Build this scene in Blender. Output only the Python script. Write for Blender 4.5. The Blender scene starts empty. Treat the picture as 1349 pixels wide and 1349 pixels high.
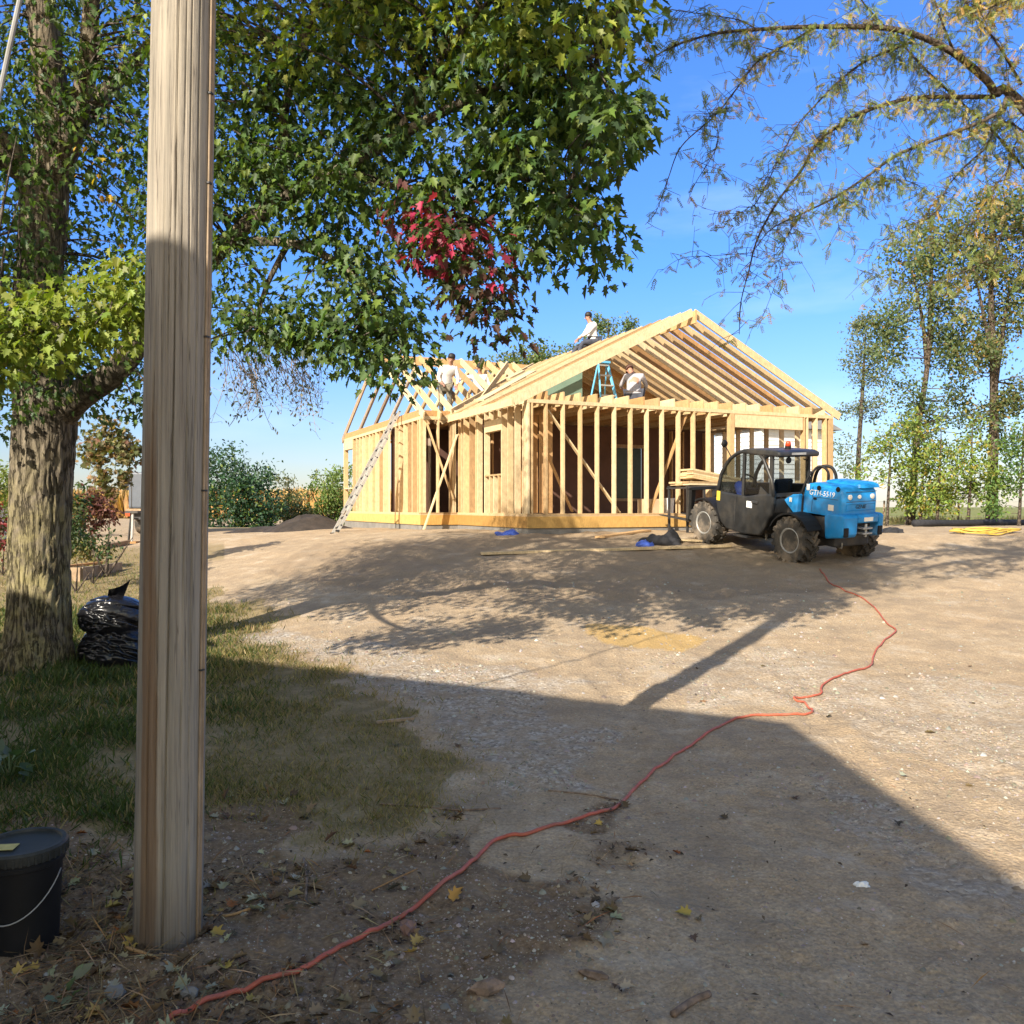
import bpy, bmesh, math, random
import numpy as np
from mathutils import Vector, Matrix, Euler

random.seed(7)
rng = np.random.default_rng(11)
C = bpy.context.scene.collection
SC = bpy.context.scene
PI = math.pi

# ------------------------------------------------------------------ camera, sky, sun, exposure
CAMZ = 1.7
FPX = 1150.0            # focal length in pixels of a 1349 px wide frame
CX, HZ = 674.5, 668.0   # centre column, horizon row
cam_data = bpy.data.cameras.new("camera")
cam = bpy.data.objects.new("camera", cam_data)
C.objects.link(cam)
cam.location = (0, 0, CAMZ)
cam.rotation_euler = (PI / 2, 0, 0)
cam_data.sensor_width = 36.0
cam_data.lens = 36.0 * FPX / 1349.0
cam_data.shift_y = -(674.5 - HZ) / 1349.0
cam_data.clip_start = 0.05
cam_data.clip_end = 8000
SC.camera = cam

SUN_AZ, SUN_EL = math.radians(31), math.radians(30)   # light travels towards +X +Y
sun_dir = Vector((math.sin(SUN_AZ) * math.cos(SUN_EL), math.cos(SUN_AZ) * math.cos(SUN_EL), -math.sin(SUN_EL)))
sl = bpy.data.lights.new("sun", 'SUN')
sl.energy = 5.0
sl.angle = math.radians(0.55)
sl.color = (1.0, 0.91, 0.77)
so = bpy.data.objects.new("sun", sl)
C.objects.link(so)
so.rotation_euler = sun_dir.to_track_quat('-Z', 'Y').to_euler()
so.location = (-20, -30, 30)

W = bpy.data.worlds.new("World")
SC.world = W
W.use_nodes = True
wn = W.node_tree.nodes
wl = W.node_tree.links
wn.clear()
w_out = wn.new("ShaderNodeOutputWorld")
w_bg = wn.new("ShaderNodeBackground")
w_sky = wn.new("ShaderNodeTexSky")
w_sky.sky_type = 'NISHITA'
w_sky.sun_disc = False
w_sky.sun_elevation = SUN_EL
w_sky.sun_rotation = PI + SUN_AZ
w_sky.air_density = 1.15
w_sky.dust_density = 0.35
w_sky.ozone_density = 2.2
w_bg.inputs['Strength'].default_value = 0.15
# the clear autumn sky: deeper blue overhead, paler towards the horizon, with a few faint high clouds
w_tc = wn.new("ShaderNodeTexCoord"); w_sep = wn.new("ShaderNodeSeparateXYZ"); wl.new(w_tc.outputs['Generated'], w_sep.inputs[0])
w_rmp = wn.new("ShaderNodeValToRGB"); wl.new(w_sep.outputs[2], w_rmp.inputs[0])
_e = w_rmp.color_ramp.elements
_e.new(.5); _e.new(.5)
for _k, (_p, _c) in enumerate([(0.0, (.40, .41, .50)), (.10, (.34, .42, .62)), (.26, (.25, .44, .82)), (.62, (.30, .52, .92))]):
    _e[_k].position = _p; _e[_k].color = (*_c, 1)
w_mul = wn.new("ShaderNodeMix"); w_mul.data_type = 'RGBA'; w_mul.blend_type = 'MULTIPLY'; w_mul.inputs[0].default_value = 1
# the half of the sky around the sun (behind the camera) gets an added warm tint to neutralise blue shade fill
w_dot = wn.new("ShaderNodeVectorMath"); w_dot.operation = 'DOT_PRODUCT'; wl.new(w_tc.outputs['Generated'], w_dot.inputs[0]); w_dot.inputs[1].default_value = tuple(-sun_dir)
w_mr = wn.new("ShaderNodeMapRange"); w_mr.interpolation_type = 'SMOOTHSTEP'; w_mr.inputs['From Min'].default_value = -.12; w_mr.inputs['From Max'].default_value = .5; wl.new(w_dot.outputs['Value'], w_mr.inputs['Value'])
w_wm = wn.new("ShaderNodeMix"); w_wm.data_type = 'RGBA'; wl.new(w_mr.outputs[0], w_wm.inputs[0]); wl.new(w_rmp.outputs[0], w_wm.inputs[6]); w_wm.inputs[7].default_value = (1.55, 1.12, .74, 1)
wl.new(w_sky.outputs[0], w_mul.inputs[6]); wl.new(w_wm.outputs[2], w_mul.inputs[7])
w_map = wn.new("ShaderNodeMapping"); w_map.inputs['Scale'].default_value = (1.6, 1.6, 6.5); w_map.inputs['Rotation'].default_value = (.15, .25, 0); wl.new(w_tc.outputs['Generated'], w_map.inputs[0])
w_noi = wn.new("ShaderNodeTexNoise"); w_noi.inputs['Scale'].default_value = 2.3; w_noi.inputs['Detail'].default_value = 7; wl.new(w_map.outputs[0], w_noi.inputs[0])
w_cr = wn.new("ShaderNodeValToRGB"); w_cr.color_ramp.elements[0].position = .56; w_cr.color_ramp.elements[0].color = (0, 0, 0, 1); w_cr.color_ramp.elements[1].position = .85; w_cr.color_ramp.elements[1].color = (.30, .30, .30, 1)
wl.new(w_noi.outputs[0], w_cr.inputs[0])
w_cl = wn.new("ShaderNodeMix"); w_cl.data_type = 'RGBA'; wl.new(w_cr.outputs[0], w_cl.inputs[0]); wl.new(w_mul.outputs[2], w_cl.inputs[6]); w_cl.inputs[7].default_value = (3.6, 4.2, 5.0, 1)
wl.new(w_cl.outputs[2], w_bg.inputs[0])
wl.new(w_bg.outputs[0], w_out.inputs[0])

SC.view_settings.view_transform = 'Standard'
SC.view_settings.look = 'None'
SC.view_settings.exposure = 1.0
SC.view_settings.gamma = 1.0
SC.view_settings.use_curve_mapping = False
SC.cycles.max_bounces = 6
SC.cycles.transparent_max_bounces = 12
SC.cycles.use_denoising = True

# ------------------------------------------------------------------ numbers
def hash2(ix, iy, s):
    h = (ix.astype(np.int64) * 374761393 + iy.astype(np.int64) * 668265263 + s * 974634777) & 0x7fffffff
    h = ((h ^ (h >> 13)) * 1274126177) & 0x7fffffff
    h = h ^ (h >> 16)
    return (h & 0xffff) / 65535.0

def vnoise(x, y, s=0):
    x = np.asarray(x, float); y = np.asarray(y, float)
    ix = np.floor(x); iy = np.floor(y)
    fx = x - ix; fy = y - iy
    fx = fx * fx * (3 - 2 * fx); fy = fy * fy * (3 - 2 * fy)
    a = hash2(ix, iy, s); b = hash2(ix + 1, iy, s); c = hash2(ix, iy + 1, s); d = hash2(ix + 1, iy + 1, s)
    return (a * (1 - fx) + b * fx) * (1 - fy) + (c * (1 - fx) + d * fx) * fy

def fbm(x, y, s=0, o=4):
    t = 0; a = 0.5; n = 0
    for k in range(o):
        t = t + a * vnoise(np.asarray(x) * 2 ** k, np.asarray(y) * 2 ** k, s + k * 17); n += a; a *= 0.5
    return t / n

def sstep(a, b, x):
    t = np.clip((x - a) / (b - a), 0, 1)
    return t * t * (3 - 2 * t)

PY = [-60, 5, 7, 9, 11, 13, 15.5, 17, 18.3, 20, 24, 30, 40, 100, 3000]
PZ = [0, 0, .02, .08, .22, .42, .74, .94, 1.12, 1.18, 1.14, 1.0, .9, .92, 1.1]
LY = [-60, 8, 10, 12, 15, 20, 25, 32, 40, 100, 3000]
LZ = [0, 0, .03, .09, .24, .56, .80, .92, .93, .92, 1.1]

def terr(x, y, fine=True):
    x = np.asarray(x, float); y = np.asarray(y, float)
    p = np.interp(y, PY, PZ); l = np.interp(y, LY, LZ)
    k = x / np.maximum(y, 4)
    s = sstep(-.08, -.46, k)
    z = p * (1 - s) + l * s
    z = z + (fbm(x * .35, y * .35, 3, 3) - .5) * .10 * np.clip(y / 12, .25, 1) * np.clip(60 / np.maximum(y, 1), 0, 1)
    if fine:
        f = np.clip(14 / np.maximum(y, 1), 0, 1)
        z = z + (fbm(x * 2.2, y * 2.2, 5, 4) - .5) * .045 * f + (fbm(x * 11, y * 11, 9, 3) - .5) * .018 * f
    return z

def tz(x, y):
    return float(terr(np.array([x]), np.array([y]))[0])

def P(u, v, d):
    """point d metres in front of the camera station, along the sight line (u, v)"""
    return Vector(((u - CX) / FPX * d, d, CAMZ + (HZ - v) / FPX * d))

def G(u, v):
    """where the sight line (u, v) meets the ground"""
    lo = 0.8; d = lo; step = 0.04
    while d < 400:
        p = P(u, v, d)
        if p.z <= float(terr(np.array([p.x]), np.array([p.y]), False)[0]):
            break
        d += step; step = max(.04, d * .006)
    p = P(u, v, d)
    return Vector((p.x, p.y, tz(p.x, p.y)))

def ground(x, y, dz=0.0):
    return Vector((x, y, tz(x, y) + dz))

# ------------------------------------------------------------------ object helpers
def tag(o, label=None, cat=None, group=None, kind=None):
    if label: o['label'] = label
    if cat: o['category'] = cat
    if group: o['group'] = group
    if kind: o['kind'] = kind
    return o

def thing(name, label, cat, loc=(0, 0, 0), rz=0.0, group=None):
    o = bpy.data.objects.new(name, None)
    C.objects.link(o)
    o.empty_display_size = .2
    o.location = loc
    o.rotation_euler = (0, 0, rz)
    return tag(o, label, cat, group)

def link(name, me, parent=None):
    o = bpy.data.objects.new(name, me)
    C.objects.link(o)
    if parent is not None:
        o.parent = parent
    return o

def copy_tree(o, parent=None):
    c = o.copy()
    C.objects.link(c)
    if parent is not None:
        c.parent = parent
    for ch in list(o.children):
        copy_tree(ch, c)
    return c

class MB:
    def __init__(self):
        self.v = []; self.f = []; self.m = []
    def add(self, vs, fs, mi=0):
        b = len(self.v)
        self.v += [tuple(p) for p in vs]
        for f in fs:
            self.f.append([i + b for i in f]); self.m.append(mi)
    def box(self, c, s, R=None, mi=0):
        c = Vector(c); h = Vector(s) / 2
        vs = []
        for z in (-1, 1):
            for y in (-1, 1):
                for x in (-1, 1):
                    p = Vector((x * h.x, y * h.y, z * h.z))
                    if R is not None: p = R @ p
                    vs.append(c + p)
        self.add(vs, [(0, 2, 3, 1), (4, 5, 7, 6), (0, 1, 5, 4), (1, 3, 7, 5), (3, 2, 6, 7), (2, 0, 4, 6)], mi)
        return self
    def span(self, a, b, mi=0):
        a = Vector(a); b = Vector(b)
        return self.box((a + b) / 2, b - a, None, mi)
    def beam(self, p0, p1, w, h, up=(0, 0, 1), mi=0):
        """bar from p0 to p1, h measured along up, w across"""
        p0 = Vector(p0); p1 = Vector(p1)
        d = (p1 - p0); L = d.length; d.normalize()
        s = d.cross(Vector(up))
        if s.length < 1e-5: s = d.cross(Vector((1, 0, 0)))
        s.normalize(); u = s.cross(d)
        R = Matrix((s, d, u)).transposed()
        return self.box((p0 + p1) / 2, (w, L, h), R, mi)
    def tube(self, pts, r, n=8, caps=True, mi=0):
        pts = [Vector(p) for p in pts]
        k = len(pts)
        rr = r if hasattr(r, '__len__') else [r] * k
        b = len(self.v)
        ref = None
        for i in range(k):
            t = (pts[min(i + 1, k - 1)] - pts[max(i - 1, 0)])
            if t.length < 1e-9: t = Vector((0, 0, 1))
            t.normalize()
            if ref is None:
                ref = t.orthogonal().normalized()
            ref = (ref - t * ref.dot(t))
            if ref.length < 1e-6: ref = t.orthogonal()
            ref.normalize()
            q = t.cross(ref)
            for j in range(n):
                a = 2 * PI * j / n
                self.v.append(tuple(pts[i] + (ref * math.cos(a) + q * math.sin(a)) * rr[i]))
        for i in range(k - 1):
            for j in range(n):
                j2 = (j + 1) % n
                self.f.append([b + i * n + j, b + i * n + j2, b + (i + 1) * n + j2, b + (i + 1) * n + j]); self.m.append(mi)
        if caps:
            self.f.append([b + j for j in range(n)][::-1]); self.m.append(mi)
            self.f.append([b + (k - 1) * n + j for j in range(n)]); self.m.append(mi)
        return self
    def lathe(self, prof, n=24, M=None, mi=0):
        """prof: (r, z) pairs turned about local Z, placed by matrix M"""
        M = M or Matrix()
        b = len(self.v)
        for r, z in prof:
            for j in range(n):
                a = 2 * PI * j / n
                self.v.append(tuple(M @ Vector((r * math.cos(a), r * math.sin(a), z))))
        for i in range(len(prof) - 1):
            for j in range(n):
                j2 = (j + 1) % n
                self.f.append([b + i * n + j, b + i * n + j2, b + (i + 1) * n + j2, b + (i + 1) * n + j]); self.m.append(mi)
        if prof[0][0] > 1e-4:
            self.f.append([b + j for j in range(n)][::-1]); self.m.append(mi)
        if prof[-1][0] > 1e-4:
            self.f.append([b + (len(prof) - 1) * n + j for j in range(n)]); self.m.append(mi)
        return self
    def prism(self, poly, h, M=None, mi=0):
        """polygon in local XY raised from z=0 to z=h, placed by M"""
        M = M or Matrix()
        n = len(poly)
        vs = [M @ Vector((x, y, 0)) for x, y in poly] + [M @ Vector((x, y, h)) for x, y in poly]
        fs = [tuple(range(n))[::-1], tuple(range(n, 2 * n))]
        fs += [(i, (i + 1) % n, n + (i + 1) % n, n + i) for i in range(n)]
        self.add(vs, fs, mi)
        return self
    def build(self, name, mats, parent=None, smooth=False, bevel=0, seg=2):
        me = bpy.data.meshes.new(name)
        me.from_pydata(self.v, [], self.f)
        if not isinstance(mats, (list, tuple)): mats = [mats]
        for m in mats: me.materials.append(m)
        me.polygons.foreach_set('material_index', self.m)
        bm = bmesh.new(); bm.from_mesh(me)
        bmesh.ops.recalc_face_normals(bm, faces=bm.faces)
        bm.to_mesh(me); bm.free()
        if smooth:
            me.polygons.foreach_set('use_smooth', [True] * len(me.polygons))
            if smooth != True:
                me.set_sharp_from_angle(angle=math.radians(smooth))
        me.update()
        o = link(name, me, parent)
        if bevel:
            bv = o.modifiers.new('bevel', 'BEVEL'); bv.width = bevel; bv.segments = seg
            bv.limit_method = 'ANGLE'; bv.angle_limit = math.radians(35)
        return o

def mesh_np(name, V, F, col=None, mat=None, parent=None, smooth=False):
    """V (n,3); F (m,k) with equal face size, or list of arrays"""
    me = bpy.data.meshes.new(name)
    Fs = F if isinstance(F, list) else [F]
    nl = sum(f.size for f in Fs); nf = sum(len(f) for f in Fs)
    me.vertices.add(len(V)); me.vertices.foreach_set('co', np.ascontiguousarray(V, dtype=np.float32).ravel())
    me.loops.add(nl); me.polygons.add(nf)
    me.loops.foreach_set('vertex_index', np.concatenate([f.ravel() for f in Fs]).astype(np.int32))
    tot = np.concatenate([np.full(len(f), f.shape[1]) for f in Fs]).astype(np.int32)
    st = np.concatenate([[0], np.cumsum(tot)[:-1]]).astype(np.int32)
    me.polygons.foreach_set('loop_start', st)
    me.polygons.foreach_set('loop_total', tot)
    if smooth: me.polygons.foreach_set('use_smooth', np.ones(nf, dtype=bool))
    me.update(calc_edges=True)
    me.validate()
    if col is not None:
        a = me.color_attributes.new('tint', 'FLOAT_COLOR', 'POINT')
        c = np.ones((len(V), 4), dtype=np.float32); c[:, :col.shape[1]] = col
        a.data.foreach_set('color', c.ravel())
    if mat: me.materials.append(mat)
    return link(name, me, parent)

# ------------------------------------------------------------------ materials
def new_mat(name):
    m = bpy.data.materials.new(name); m.use_nodes = True
    nt = m.node_tree
    b = nt.nodes['Principled BSDF']
    return m, nt, b

def N(nt, t, **kw):
    n = nt.nodes.new(t)
    for k, v in kw.items():
        if k.startswith('i_'): n.inputs[k[2:].replace('_', ' ')].default_value = v
        else: setattr(n, k, v)
    return n

def ramp(nt, fac, stops):
    r = nt.nodes.new('ShaderNodeValToRGB')
    e = r.color_ramp.elements
    while len(e) < len(stops): e.new(.5)
    for i, (p, c) in enumerate(stops):
        e[i].position = p
        e[i].color = (c[0], c[1], c[2], 1) if hasattr(c, '__len__') else (c, c, c, 1)
    nt.links.new(fac, r.inputs[0])
    return r.outputs[0]

def mixc(nt, fac, a, b, mode='MIX'):
    m = nt.nodes.new('ShaderNodeMix'); m.data_type = 'RGBA'; m.blend_type = mode
    for i, val in ((0, fac), (6, a), (7, b)):
        if hasattr(val, 'links') or hasattr(val, 'is_linked'): nt.links.new(val, m.inputs[i])
        elif i == 0: m.inputs[0].default_value = val
        else: m.inputs[i].default_value = (val[0], val[1], val[2], 1)
    return m.outputs[2]

def math_n(nt, op, a, b=None):
    m = nt.nodes.new('ShaderNodeMath'); m.operation = op
    for i, val in ((0, a), (1, b)):
        if val is None: continue
        if hasattr(val, 'is_linked'): nt.links.new(val, m.inputs[i])
        else: m.inputs[i].default_value = val
    return m.outputs[0]

def bump(nt, h, strength=.3, dist=.01):
    b = nt.nodes.new('ShaderNodeBump'); b.inputs['Strength'].default_value = strength; b.inputs['Distance'].default_value = dist
    nt.links.new(h, b.inputs['Height'])
    return b.outputs[0]

def noise(nt, scale, coord=None, detail=4, rough=.6, stretch=None):
    if coord is None:
        tc = nt.nodes.new('ShaderNodeTexCoord'); coord = tc.outputs['Object']
    if stretch:
        mp = nt.nodes.new('ShaderNodeMapping'); mp.inputs['Scale'].default_value = stretch
        nt.links.new(coord, mp.inputs[0]); coord = mp.outputs[0]
    n = nt.nodes.new('ShaderNodeTexNoise'); n.inputs['Scale'].default_value = scale
    n.inputs['Detail'].default_value = detail; n.inputs['Roughness'].default_value = rough
    nt.links.new(coord, n.inputs['Vector'])
    return n.outputs[0]

def plain(name, col, rough=.6, metal=0, var=.18, nscale=6, spec=.4, bmp=0, bscale=40, dirt=None):
    m, nt, b = new_mat(name)
    n = noise(nt, nscale)
    lo = [c * (1 - var) for c in col]; hi = [min(1, c * (1 + var)) for c in col]
    c = ramp(nt, n, [(.3, lo), (.7, hi)])
    if dirt:
        n2 = noise(nt, nscale * .6, detail=8, rough=.7)
        f = ramp(nt, n2, [(.48, 0.0), (.68, dirt[3])])
        c = mixc(nt, f, c, dirt[:3])
    nt.links.new(c, b.inputs['Base Color'])
    b.inputs['Roughness'].default_value = rough; b.inputs['Metallic'].default_value = metal
    b.inputs['Specular IOR Level'].default_value = spec
    if bmp: nt.links.new(bump(nt, noise(nt, bscale), bmp, .01), b.inputs['Normal'])
    return m

def lumber(name, col, var=.25):
    m, nt, b = new_mat(name)
    oi = N(nt, 'ShaderNodeObjectInfo')
    n = noise(nt, 9, detail=6, rough=.65)
    tc = nt.nodes.new('ShaderNodeTexCoord')
    g = noise(nt, 3, coord=tc.outputs['Object'], stretch=(30, 30, 2.5), detail=3)
    lo = [c * (1 - var) for c in col]; hi = [min(1, c * (1 + var)) for c in col]
    c = ramp(nt, n, [(.3, lo), (.72, hi)])
    gr = ramp(nt, g, [(.35, .78), (.65, 1.06)])
    c = mixc(nt, 1.0, c, gr, 'MULTIPLY')
    rn = ramp(nt, oi.outputs['Random'], [(0, (.55, .47, .40)), (.2, (.92, .80, .66)), (.5, (1, .97, .92)), (.8, (1.08, 1.08, 1.08)), (1, (.86, .78, .66))])
    c = mixc(nt, 1.0, c, rn, 'MULTIPLY')
    nt.links.new(c, b.inputs['Base Color'])
    b.inputs['Roughness'].default_value = .75; b.inputs['Specular IOR Level'].default_value = .2
    nt.links.new(bump(nt, g, .25, .004), b.inputs['Normal'])
    return m

def leafmat(name, rough=.5, trans=.34, spec=.3):
    m, nt, b = new_mat(name)
    at = N(nt, 'ShaderNodeAttribute', attribute_name='tint')
    nt.links.new(at.outputs['Color'], b.inputs['Base Color'])
    b.inputs['Roughness'].default_value = rough; b.inputs['Specular IOR Level'].default_value = spec
    t = N(nt, 'ShaderNodeBsdfTranslucent')
    tcol = mixc(nt, 1.0, at.outputs['Color'], (1.5, 1.6, .55), 'MULTIPLY')
    nt.links.new(tcol, t.inputs['Color'])
    mx = N(nt, 'ShaderNodeMixShader'); mx.inputs[0].default_value = trans
    nt.links.new(b.outputs[0], mx.inputs[1]); nt.links.new(t.outputs[0], mx.inputs[2])
    nt.links.new(mx.outputs[0], nt.nodes['Material Output'].inputs[0])
    return m

def tintmat(name, rough=.85):
    m, nt, b = new_mat(name)
    at = N(nt, 'ShaderNodeAttribute', attribute_name='tint')
    nt.links.new(at.outputs['Color'], b.inputs['Base Color'])
    b.inputs['Roughness'].default_value = rough; b.inputs['Specular IOR Level'].default_value = .2
    return m

def barkmat(name, dark, light, low_tint=None, sc=(9, 9, 1.6)):
    m, nt, b = new_mat(name)
    tc = nt.nodes.new('ShaderNodeTexCoord')
    g = noise(nt, 2.2, coord=tc.outputs['Object'], stretch=sc, detail=8, rough=.7)
    c = ramp(nt, g, [(.32, dark), (.5, [(a + q) / 2 for a, q in zip(dark, light)]), (.7, light)])
    if low_tint:
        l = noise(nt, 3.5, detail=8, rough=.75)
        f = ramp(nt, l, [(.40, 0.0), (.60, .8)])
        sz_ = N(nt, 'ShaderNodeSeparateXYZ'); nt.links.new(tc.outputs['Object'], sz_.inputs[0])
        f = math_n(nt, 'MULTIPLY', f, ramp(nt, math_n(nt, 'MULTIPLY', sz_.outputs[2], .25), [(.30, 1.0), (.62, .08)]))  # pale yellowish patches, fading out with height
        c = mixc(nt, f, c, low_tint)
    hl = noise(nt, 1.5, coord=tc.outputs['Object'], stretch=(sc[0] * 1.1, sc[1] * 1.1, sc[2] * .8), detail=5, rough=.6)
    fis = ramp(nt, math_n(nt, 'ABSOLUTE', math_n(nt, 'SUBTRACT', hl, .5)), [(.004, 1.0), (.045, 0.0)])
    c = mixc(nt, math_n(nt, 'MULTIPLY', fis, .6), c, [q * .45 for q in dark])
    flk = noise(nt, 30, coord=tc.outputs['Object'], detail=5, rough=.7, stretch=(1, 1, .35))
    c = mixc(nt, .7, c, ramp(nt, flk, [(.3, .6), (.7, 1.3)]), 'MULTIPLY')
    nt.links.new(c, b.inputs['Base Color'])
    b.inputs['Roughness'].default_value = .9; b.inputs['Specular IOR Level'].default_value = .15
    hh = math_n(nt, 'ADD', g, math_n(nt, 'MULTIPLY', fis, -.9)); hh = math_n(nt, 'ADD', hh, math_n(nt, 'MULTIPLY', flk, .35))
    nt.links.new(bump(nt, hh, 1.0, .03), b.inputs['Normal'])
    return m

def glassmat(name, tint=(.60, .64, .66), alpha=.22):
    m, nt, b = new_mat(name)
    tr = N(nt, 'ShaderNodeBsdfTransparent'); tr.inputs[0].default_value = (*tint, 1)
    gl = N(nt, 'ShaderNodeBsdfGlossy'); gl.inputs['Roughness'].default_value = .05
    lw = N(nt, 'ShaderNodeLayerWeight'); lw.inputs[0].default_value = .5
    f = math_n(nt, 'ADD', math_n(nt, 'MULTIPLY', math_n(nt, 'POWER', lw.outputs['Facing'], 4.0), .5), .035)
    mx = N(nt, 'ShaderNodeMixShader')
    nt.links.new(f, mx.inputs[0]); nt.links.new(tr.outputs[0], mx.inputs[1]); nt.links.new(gl.outputs[0], mx.inputs[2])
    nt.links.new(mx.outputs[0], nt.nodes['Material Output'].inputs[0])
    return m

M = {}
M['pine'] = lumber('pine_lumber', (.60, .47, .29), .16)
M['pine2'] = lumber('pine_lumber_warm', (.47, .30, .15), .16)
M['rim'] = lumber('yellow_lumber', (.55, .36, .13), .14)
M['grey_wood'] = lumber('weathered_shaded_lumber', (.36, .29, .22))  # also stands in for shade on some wing rafters
M['ply'] = plain('plywood', (.52, .38, .23), .8, var=.16, nscale=3)
M['brown_board'] = plain('brown_sheathing', (.10, .05, .035), .8, var=.3, nscale=1.3)
M['green_board'] = plain('green_sheathing', (.17, .26, .20), .7, var=.15, nscale=1.3)
M['white_siding'] = plain('white_siding', (.74, .74, .72), .6, var=.05)
M['concrete'] = plain('concrete', (.19, .18, .165), .9, var=.2, nscale=3)
M['black_paint'] = plain('black_paint', (.018, .019, .021), .42, var=.3, nscale=3, dirt=(.10, .085, .065, .35))
M['black_plastic'] = plain('black_plastic', (.010, .010, .011), .55, var=.3, spec=.25)
M['blue_paint'] = plain('blue_paint', (.013, .235, .58), .36, var=.14, nscale=2.5, dirt=(.20, .19, .16, .42))
M['rubber'] = plain('rubber', (.055, .05, .044), .9, var=.35, nscale=4, dirt=(.24, .19, .14, .95))
M['grey_steel'] = plain('grey_steel', (.34, .34, .33), .5, metal=.3, var=.2, dirt=(.22, .18, .13, .5))
M['dark_steel'] = plain('dark_steel', (.04, .04, .042), .55, metal=.3, var=.3, dirt=(.13, .1, .07, .5))
M['alu'] = plain('aluminium', (.46, .44, .40), .5, metal=.4, var=.15)
M['ladder_blue'] = plain('blue_fibreglass', (.12, .42, .66), .5, var=.1)
M['orange_lens'] = plain('orange_lens', (.55, .06, .02), .25, var=.1)
M['lamp_lens'] = plain('lamp_lens', (.78, .74, .66), .2, var=.05)
M['white_paint'] = plain('white_paint', (.78, .78, .76), .5, var=.06)
M['yellow'] = plain('yellow_sticker', (.75, .55, .05), .5, var=.06)
M['yellow_hose'] = plain('yellow_hose', (.48, .33, .06), .5, var=.12)
M['orange_cord'] = plain('orange_cord', (.42, .10, .055), .55, var=.25, nscale=9, dirt=(.26, .16, .11, .45))
M['glass'] = glassmat('cab_glass')
M['skin'] = plain('skin', (.36, .19, .13), .55, var=.08)
M['hair'] = plain('dark_hair', (.015, .012, .01), .6)
M['shirt'] = plain('white_cotton', (.66, .64, .63), .9, var=.08, nscale=8)
M['grey_shirt'] = plain('grey_cotton', (.33, .32, .35), .9, var=.1, nscale=8)
M['camo'] = plain('camouflage_cloth', (.13, .115, .085), .9, var=.75, nscale=16)
M['jeans'] = plain('dark_denim', (.05, .055, .075), .9, var=.3, nscale=9)
M['tan_cloth'] = plain('tan_cloth', (.30, .22, .14), .9, var=.2, nscale=8)
M['boot'] = plain('boot_leather', (.10, .06, .035), .7)
M['soil'] = plain('dark_soil', (.035, .027, .022), .95, var=.5, nscale=3, bmp=.8, bscale=9)
M['tarp_blue'] = plain('blue_plastic', (.05, .10, .42), .5, var=.3)
M['tarp_black'] = plain('black_cloth', (.022, .022, .026), .8, var=.4)
M['leaf'] = leafmat('leaf')
M['tint'] = tintmat('tinted')
# ------------------------------------------------------------------ ground
def inside(px, py, poly):
    x = px; y = py; r = np.zeros(x.shape, bool)
    n = len(poly)
    for i in range(n):
        x0, y0 = poly[i]; x1, y1 = poly[(i + 1) % n]
        c = ((y0 > y) != (y1 > y))
        with np.errstate(divide='ignore', invalid='ignore'):
            xi = (x1 - x0) * (y - y0) / (y1 - y0 + 1e-12) + x0
        r ^= c & (x < xi)
    return r

# ground cover zones, as outlines on the flat plan seen from the camera station (plan angle, plan distance encoded as pixel rows)
GRASS = [(-900, 742), (120, 738), (200, 730), (215, 760), (330, 790), (385, 830), (330, 856), (400, 872), (470, 905), (545, 950), (590, 985), (625, 1022), (600, 1050), (500, 1078), (400, 1090), (320, 1085), (270, 1100), (170, 1090), (80, 1080), (-200, 1120), (-900, 1250)]
GRAVEL = [(300, 800), (400, 830), (470, 850), (620, 880), (830, 905), (700, 930), (760, 985), (830, 1050), (690, 1040), (640, 1010), (590, 965), (520, 915), (450, 880), (380, 860), (300, 845)]
GRAVEL2 = [(1080, 1000), (1200, 1060), (1349, 1150), (1500, 1260), (1349, 1230), (1230, 1170), (1130, 1090), (1050, 1010)]
GRAVEL3 = [(840, 880), (1000, 860), (1300, 900), (1500, 1000), (1400, 1080), (1180, 985), (1060, 940), (880, 920)]
LITTER = [(-900, 1080), (60, 1075), (180, 1090), (300, 1075), (420, 1085), (520, 1070), (640, 1040), (700, 1075), (760, 1140), (700, 1230), (640, 1400), (560, 1700), (-900, 1700)]
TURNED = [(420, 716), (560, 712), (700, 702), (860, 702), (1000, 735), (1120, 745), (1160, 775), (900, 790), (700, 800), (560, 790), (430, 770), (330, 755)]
SANDY = [(770, 822), (850, 826), (930, 842), (900, 862), (820, 850), (775, 836)]
LAWN_B = [(-900, 690), (0, 700), (130, 735), (-900, 745)]

def zones(x, y):
    """plan position -> soft masks"""
    yy = np.maximum(y, .6)
    z = terr(x, yy, False)
    u = CX + FPX * x / yy; v = HZ + FPX * (CAMZ - z) / yy
    n1 = fbm(x * 1.4, y * 1.4, 41, 4) - .5; n2 = fbm(x * 1.4 + 40, y * 1.4, 43, 4) - .5
    out = []
    for poly, amp in ((GRASS, 190), (GRAVEL, 150), (LITTER, 360), (TURNED, 60), (SANDY, 24), (GRAVEL2, 140), (GRAVEL3, 130)):
        acc = np.zeros(x.shape)
        K = 7
        for k in range(K):
            j = (k / (K - 1) - .5) * .5
            su = amp * 1.3 * (n1 + .22 * j); sv = amp * .6 * (n2 + .22 * j) * np.clip((v - HZ) / 300, .15, 1.6)
            acc += inside(u + su * np.clip((v - HZ) / 300, .2, 1.3), v + sv, poly)
        out.append(acc / K)
    return out

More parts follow.
